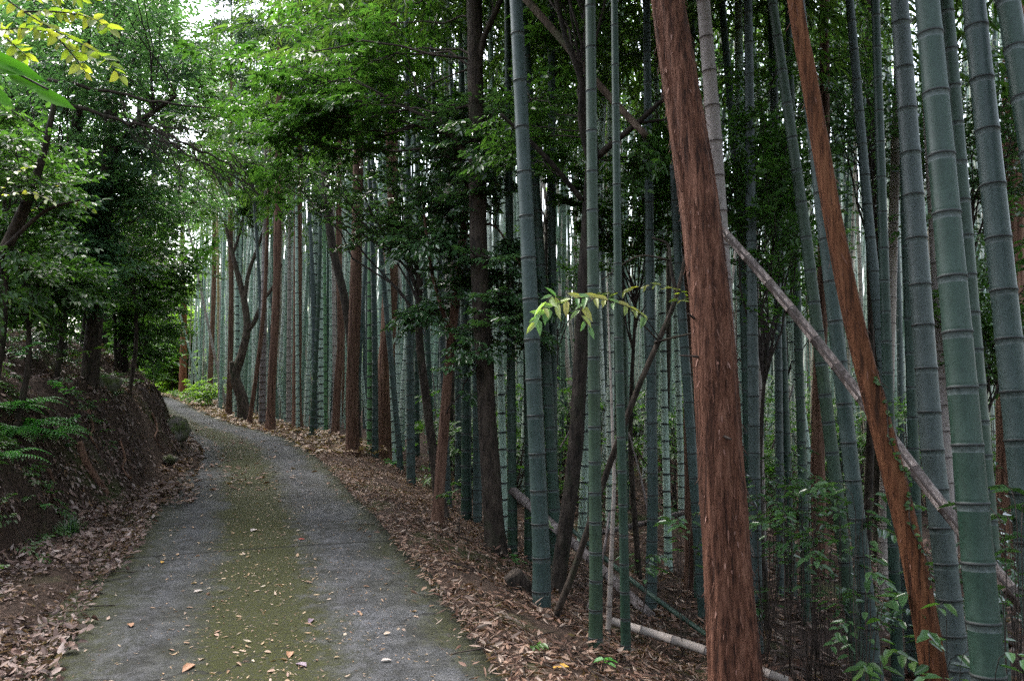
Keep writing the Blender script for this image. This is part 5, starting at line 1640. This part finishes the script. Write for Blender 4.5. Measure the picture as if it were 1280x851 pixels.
def litter(name, label, n, lat_f, mat_, y0, y1, Lr, Wr, lift=.012, tilt=.45, extra_twigs=0, power=1.0):
    u = rng.random(n)
    s0, s1 = s_of_y(y0), s_of_y(y1)
    k0 = s_of_y(0.)
    s = k0 + (s0 - k0) * ((s1 - k0) / (s0 - k0)) ** (u ** power)
    la = lat_f(n)
    x, y = at_road(s, la)
    if mat_ == 'litter_road':
        z = np.full(n, .0) - .012 * (la / HALF) ** 2
    else:
        z = ground(x, y, la if abs(la).max() < 3 else None)
        z = np.where(abs(la) < HALF, np.maximum(z, .0), z)
    keep = vnoise(x, y, 1.9, 12.) + .5 * vnoise(x, y, 5., 13.) < (rng.uniform(-.1, .6, n) if 'bank' in label and 'steep' in label else rng.uniform(.15, 1.0, n))
    x, y, z, la = x[keep], y[keep], z[keep], la[keep]; n = len(x)
    P = np.c_[x, y, z + lift * rng.uniform(.3, 1.6, n)]
    e = .15
    gx = (ground(x + e, y) - ground(x - e, y)) / (2 * e); gy = (ground(x, y + e) - ground(x, y - e)) / (2 * e)
    if mat_ == 'litter_road': gx *= 0; gy *= 0
    Nn = np.c_[-gx, -gy, np.ones(n)] + rng.normal(0, tilt, (n, 3))
    a = rng.uniform(0, 6.28, n)
    D = np.c_[np.cos(a), np.sin(a), np.cos(a) * gx + np.sin(a) * gy + rng.normal(0, tilt * .5, n)]
    l = rng.uniform(*Lr, n)
    mb = MB()
    mb.leaves(P, D, Nn, l, l * rng.uniform(*Wr, n), 0, rng.uniform(-.1, .45, n), rng.uniform(-.35, .35, n))
    for i in range(extra_twigs):
        j = rng.integers(0, n); q = P[j]; a_ = rng.uniform(0, 6.28); l_ = rng.uniform(.1, .45)
        e_ = q + [math.cos(a_) * l_, math.sin(a_) * l_, 0]; e_[2] = g1(e_[0], e_[1]) + .02
        mb.tube(np.array([q, (q + e_) / 2 + rng.normal(0, .01, 3), e_]), [.005, .004, .002], 5, 1, cap=False)
    return single(name, mb, [mat_, 'twig'], (0, 0, 0), label=label, cat='leaf litter', kind='stuff')


ex = lambda n, a, b, s: a + (b - a) * rng.random(n) ** s
litter('leaf_litter', 'reddish brown bamboo leaf litter on the right verge', 40000, lambda n: HALF - .05 + ex(n, 0, 2.6, 1.15) - .22 * (rng.random(n) < .05), 'litter_red', 2.6, 24, (.02, .085), (.09, .32), .03, .5, 420, .85)
litter('leaf_litter', 'brown leaf litter deep on the grove floor', 9000, lambda n: HALF + ex(n, 2.2, 9, 1.), 'litter_red', 2.0, 14, (.06, .16), (.16, .4), .03, .5, 160, .9)
litter('leaf_litter', 'mauve brown leaf litter along the left verge and bank foot', 30000, lambda n: -HALF + .22 - ex(n, 0, 1.6, 1.3), 'litter', 2.8, 20, (.015, .058), (.2, .5), .02, .5, 160, .85)
litter('leaf_litter', 'dead leaves lodged on the steep left bank', 34000, lambda n: -HALF - ex(n, -.3, 4.6, 1.1), 'litter_bank', 4.0, 22, (.03, .085), (.3, .55), .025, .6, 260, .8)
litter('leaf_litter', 'brown leaves drifted over the left road edge before the bend', 1500, lambda n: -HALF + .15 + .5 * rng.random(n) ** 1.6, 'litter', 9.5, 19, (.05, .12), (.3, .55), .02, .4, 20, 1.)
litter('leaf_litter', 'pale dry leaves drifted beside the far road', 3000, lambda n: HALF - .1 + ex(n, 0, 1.5, 1.2), 'litter_road', 14, 44, (.08, .2), (.3, .5), .03, .4, 0, 1.)
litter('leaf_litter', 'leaves strewn over the middle of the far road', 500, lambda n: rng.normal(-.1, .45, n).clip(-1.1, 1.1), 'litter_red', 10, 26, (.05, .12), (.3, .5), .01, .2, 0, 1.)
litter('leaf_litter', 'small dry leaves and bits scattered on the road', 950, lambda n: np.where(rng.random(n) < .6, rng.normal(.0, .3, n), rng.uniform(-1.15, 1.15, n)).clip(-1.15, 1.15), 'litter_road', 2.6, 18, (.015, .055), (.25, .5), .006, .18, 0, .85)
litter('leaf_litter', 'straw like bits scattered on the road', 3400, lambda n: rng.normal(.1, .5, n).clip(-1.15, 1.15), 'litter_road', 2.6, 12, (.01, .03), (.1, .3), .004, .15, 0, .85)

hb = MB()
for ft in FEET:
    n = 70
    a = rng.uniform(0, 6.28, n); rr_ = ft[2] * 1.1 + np.abs(rng.normal(0, .09, n))
    x = ft[0] + np.cos(a) * rr_; y = ft[1] + np.sin(a) * rr_
    z = ground(x, y) + np.maximum(.005, .075 - (rr_ - ft[2]) * .5) * rng.uniform(.2, 1, n)
    al = rng.uniform(0, 6.28, n); l = rng.uniform(.03, .09, n)
    hb.leaves(np.c_[x, y, z], np.c_[np.cos(al), np.sin(al), rng.normal(0, .3, n)], np.c_[np.cos(a) * .5, np.sin(a) * .5, np.ones(n)] + rng.normal(0, .4, (n, 3)), l, l * rng.uniform(.15, .4, n), 0, rng.uniform(-.1, .4, n), rng.uniform(-.3, .3, n))
single('leaf_litter', hb, ['litter_red'], (0, 0, 0), label='dead leaves heaped round the feet of trunks and culms', cat='leaf litter', kind='stuff')
for lab, x, y, L_, mt in (('large greyish fallen leaf on the road in front', 376, 842, .09, 'purpleleaf'), ('yellow fallen leaf on left wheel track', 203, 710, .07, 'yellowleaf'), ('small yellow leaf low on right wheel track', 483, 836, .06, 'paleleaf'),
                          ('small red leaf on the moss edge', 377, 680, .06, 'redleaf'), ('pale fallen leaf on left wheel track below the yellow leaf', 248, 747, .08, 'paleleaf'), ('brown fallen leaf at the bottom edge of left track', 235, 846, .11, 'brownleaf'),
                          ('pale curled leaf on the moss in the middle distance', 318, 668, .13, 'paleleaf'), ('tan leaf on the left track near the bottom', 163, 790, .09, 'brownleaf'), ('pale leaf lying at left road edge', 82, 807, .09, 'paleleaf'),
                          ('brown leaf on the moss near the bottom', 362, 829, .09, 'brownleaf'), ('purplish leaf on the moss right of centre', 388, 786, .08, 'purpleleaf'), ('orange leaf by the verge seedlings', 700, 840, .10, 'yellowleaf')):
    p = hit(x, y)
    p[2] = max(p[2], 0) + .008 if x < 640 else p[2] + .03
    a_ = random.uniform(0, 6.28)
    mb = MB()
    dv = np.array([math.cos(a_), math.sin(a_), .05])
    mb.leaves(p[None] - dv * L_ / 2, dv[None], np.array([[.1, -.1, 1.]]), L_, L_ * .45, 0, .2, .1)
    single('fallen_leaf', mb, [mt], p, lab, 'fallen leaf', 'single leaves on the road')

# ------------------------------------------------------------------ camera, sky, sun, render settings
cam = bpy.data.cameras.new('camera')
cam.sensor_width = 36
cam.lens = FPX / 1280 * 36
cam.clip_end = 2000
co = bpy.data.objects.new('camera', cam)
co.location = CAM
co.rotation_euler = (R(90) + PITCH, 0, 0)
COL.objects.link(co)
scene.camera = co

SUN_EL, SUN_AZ = R(56), R(-40)
w = bpy.data.worlds.new('World')
scene.world = w
w.use_nodes = True
nt = w.node_tree
sky = nt.nodes.new('ShaderNodeTexSky')
sky.sky_type = 'NISHITA'
sky.sun_disc = False
sky.sun_elevation = SUN_EL
sky.sun_rotation = SUN_AZ
sky.air_density = 1.0
sky.dust_density = 3.0
hs = nt.nodes.new('ShaderNodeHueSaturation')
hs.inputs['Saturation'].default_value = .5
nt.links.new(sky.outputs[0], hs.inputs['Color'])
nt.links.new(hs.outputs[0], nt.nodes['Background'].inputs[0])
nt.nodes['Background'].inputs[1].default_value = .15
sl = bpy.data.lights.new('sun', 'SUN')
sl.energy = 1.2
sl.angle = R(40)
sl.color = (1, .95, .88)
so = bpy.data.objects.new('sun', sl)
dv = Vector((math.sin(SUN_AZ) * math.cos(SUN_EL), math.cos(SUN_AZ) * math.cos(SUN_EL), math.sin(SUN_EL)))
so.rotation_euler = dv.to_track_quat('Z', 'Y').to_euler()
so.location = (0, 0, 30)
COL.objects.link(so)

vs = scene.view_settings
vs.view_transform = 'Standard'
vs.look = 'None'
vs.exposure = 2.7
vs.gamma = 1
vs.use_curve_mapping = False
scene.render.engine = 'CYCLES'
cy = scene.cycles
cy.max_bounces = 8
cy.diffuse_bounces = 4
cy.glossy_bounces = 2
cy.transmission_bounces = 6
cy.caustics_reflective = False
cy.caustics_refractive = False
cy.use_denoising = False
cy.sample_clamp_indirect = 4
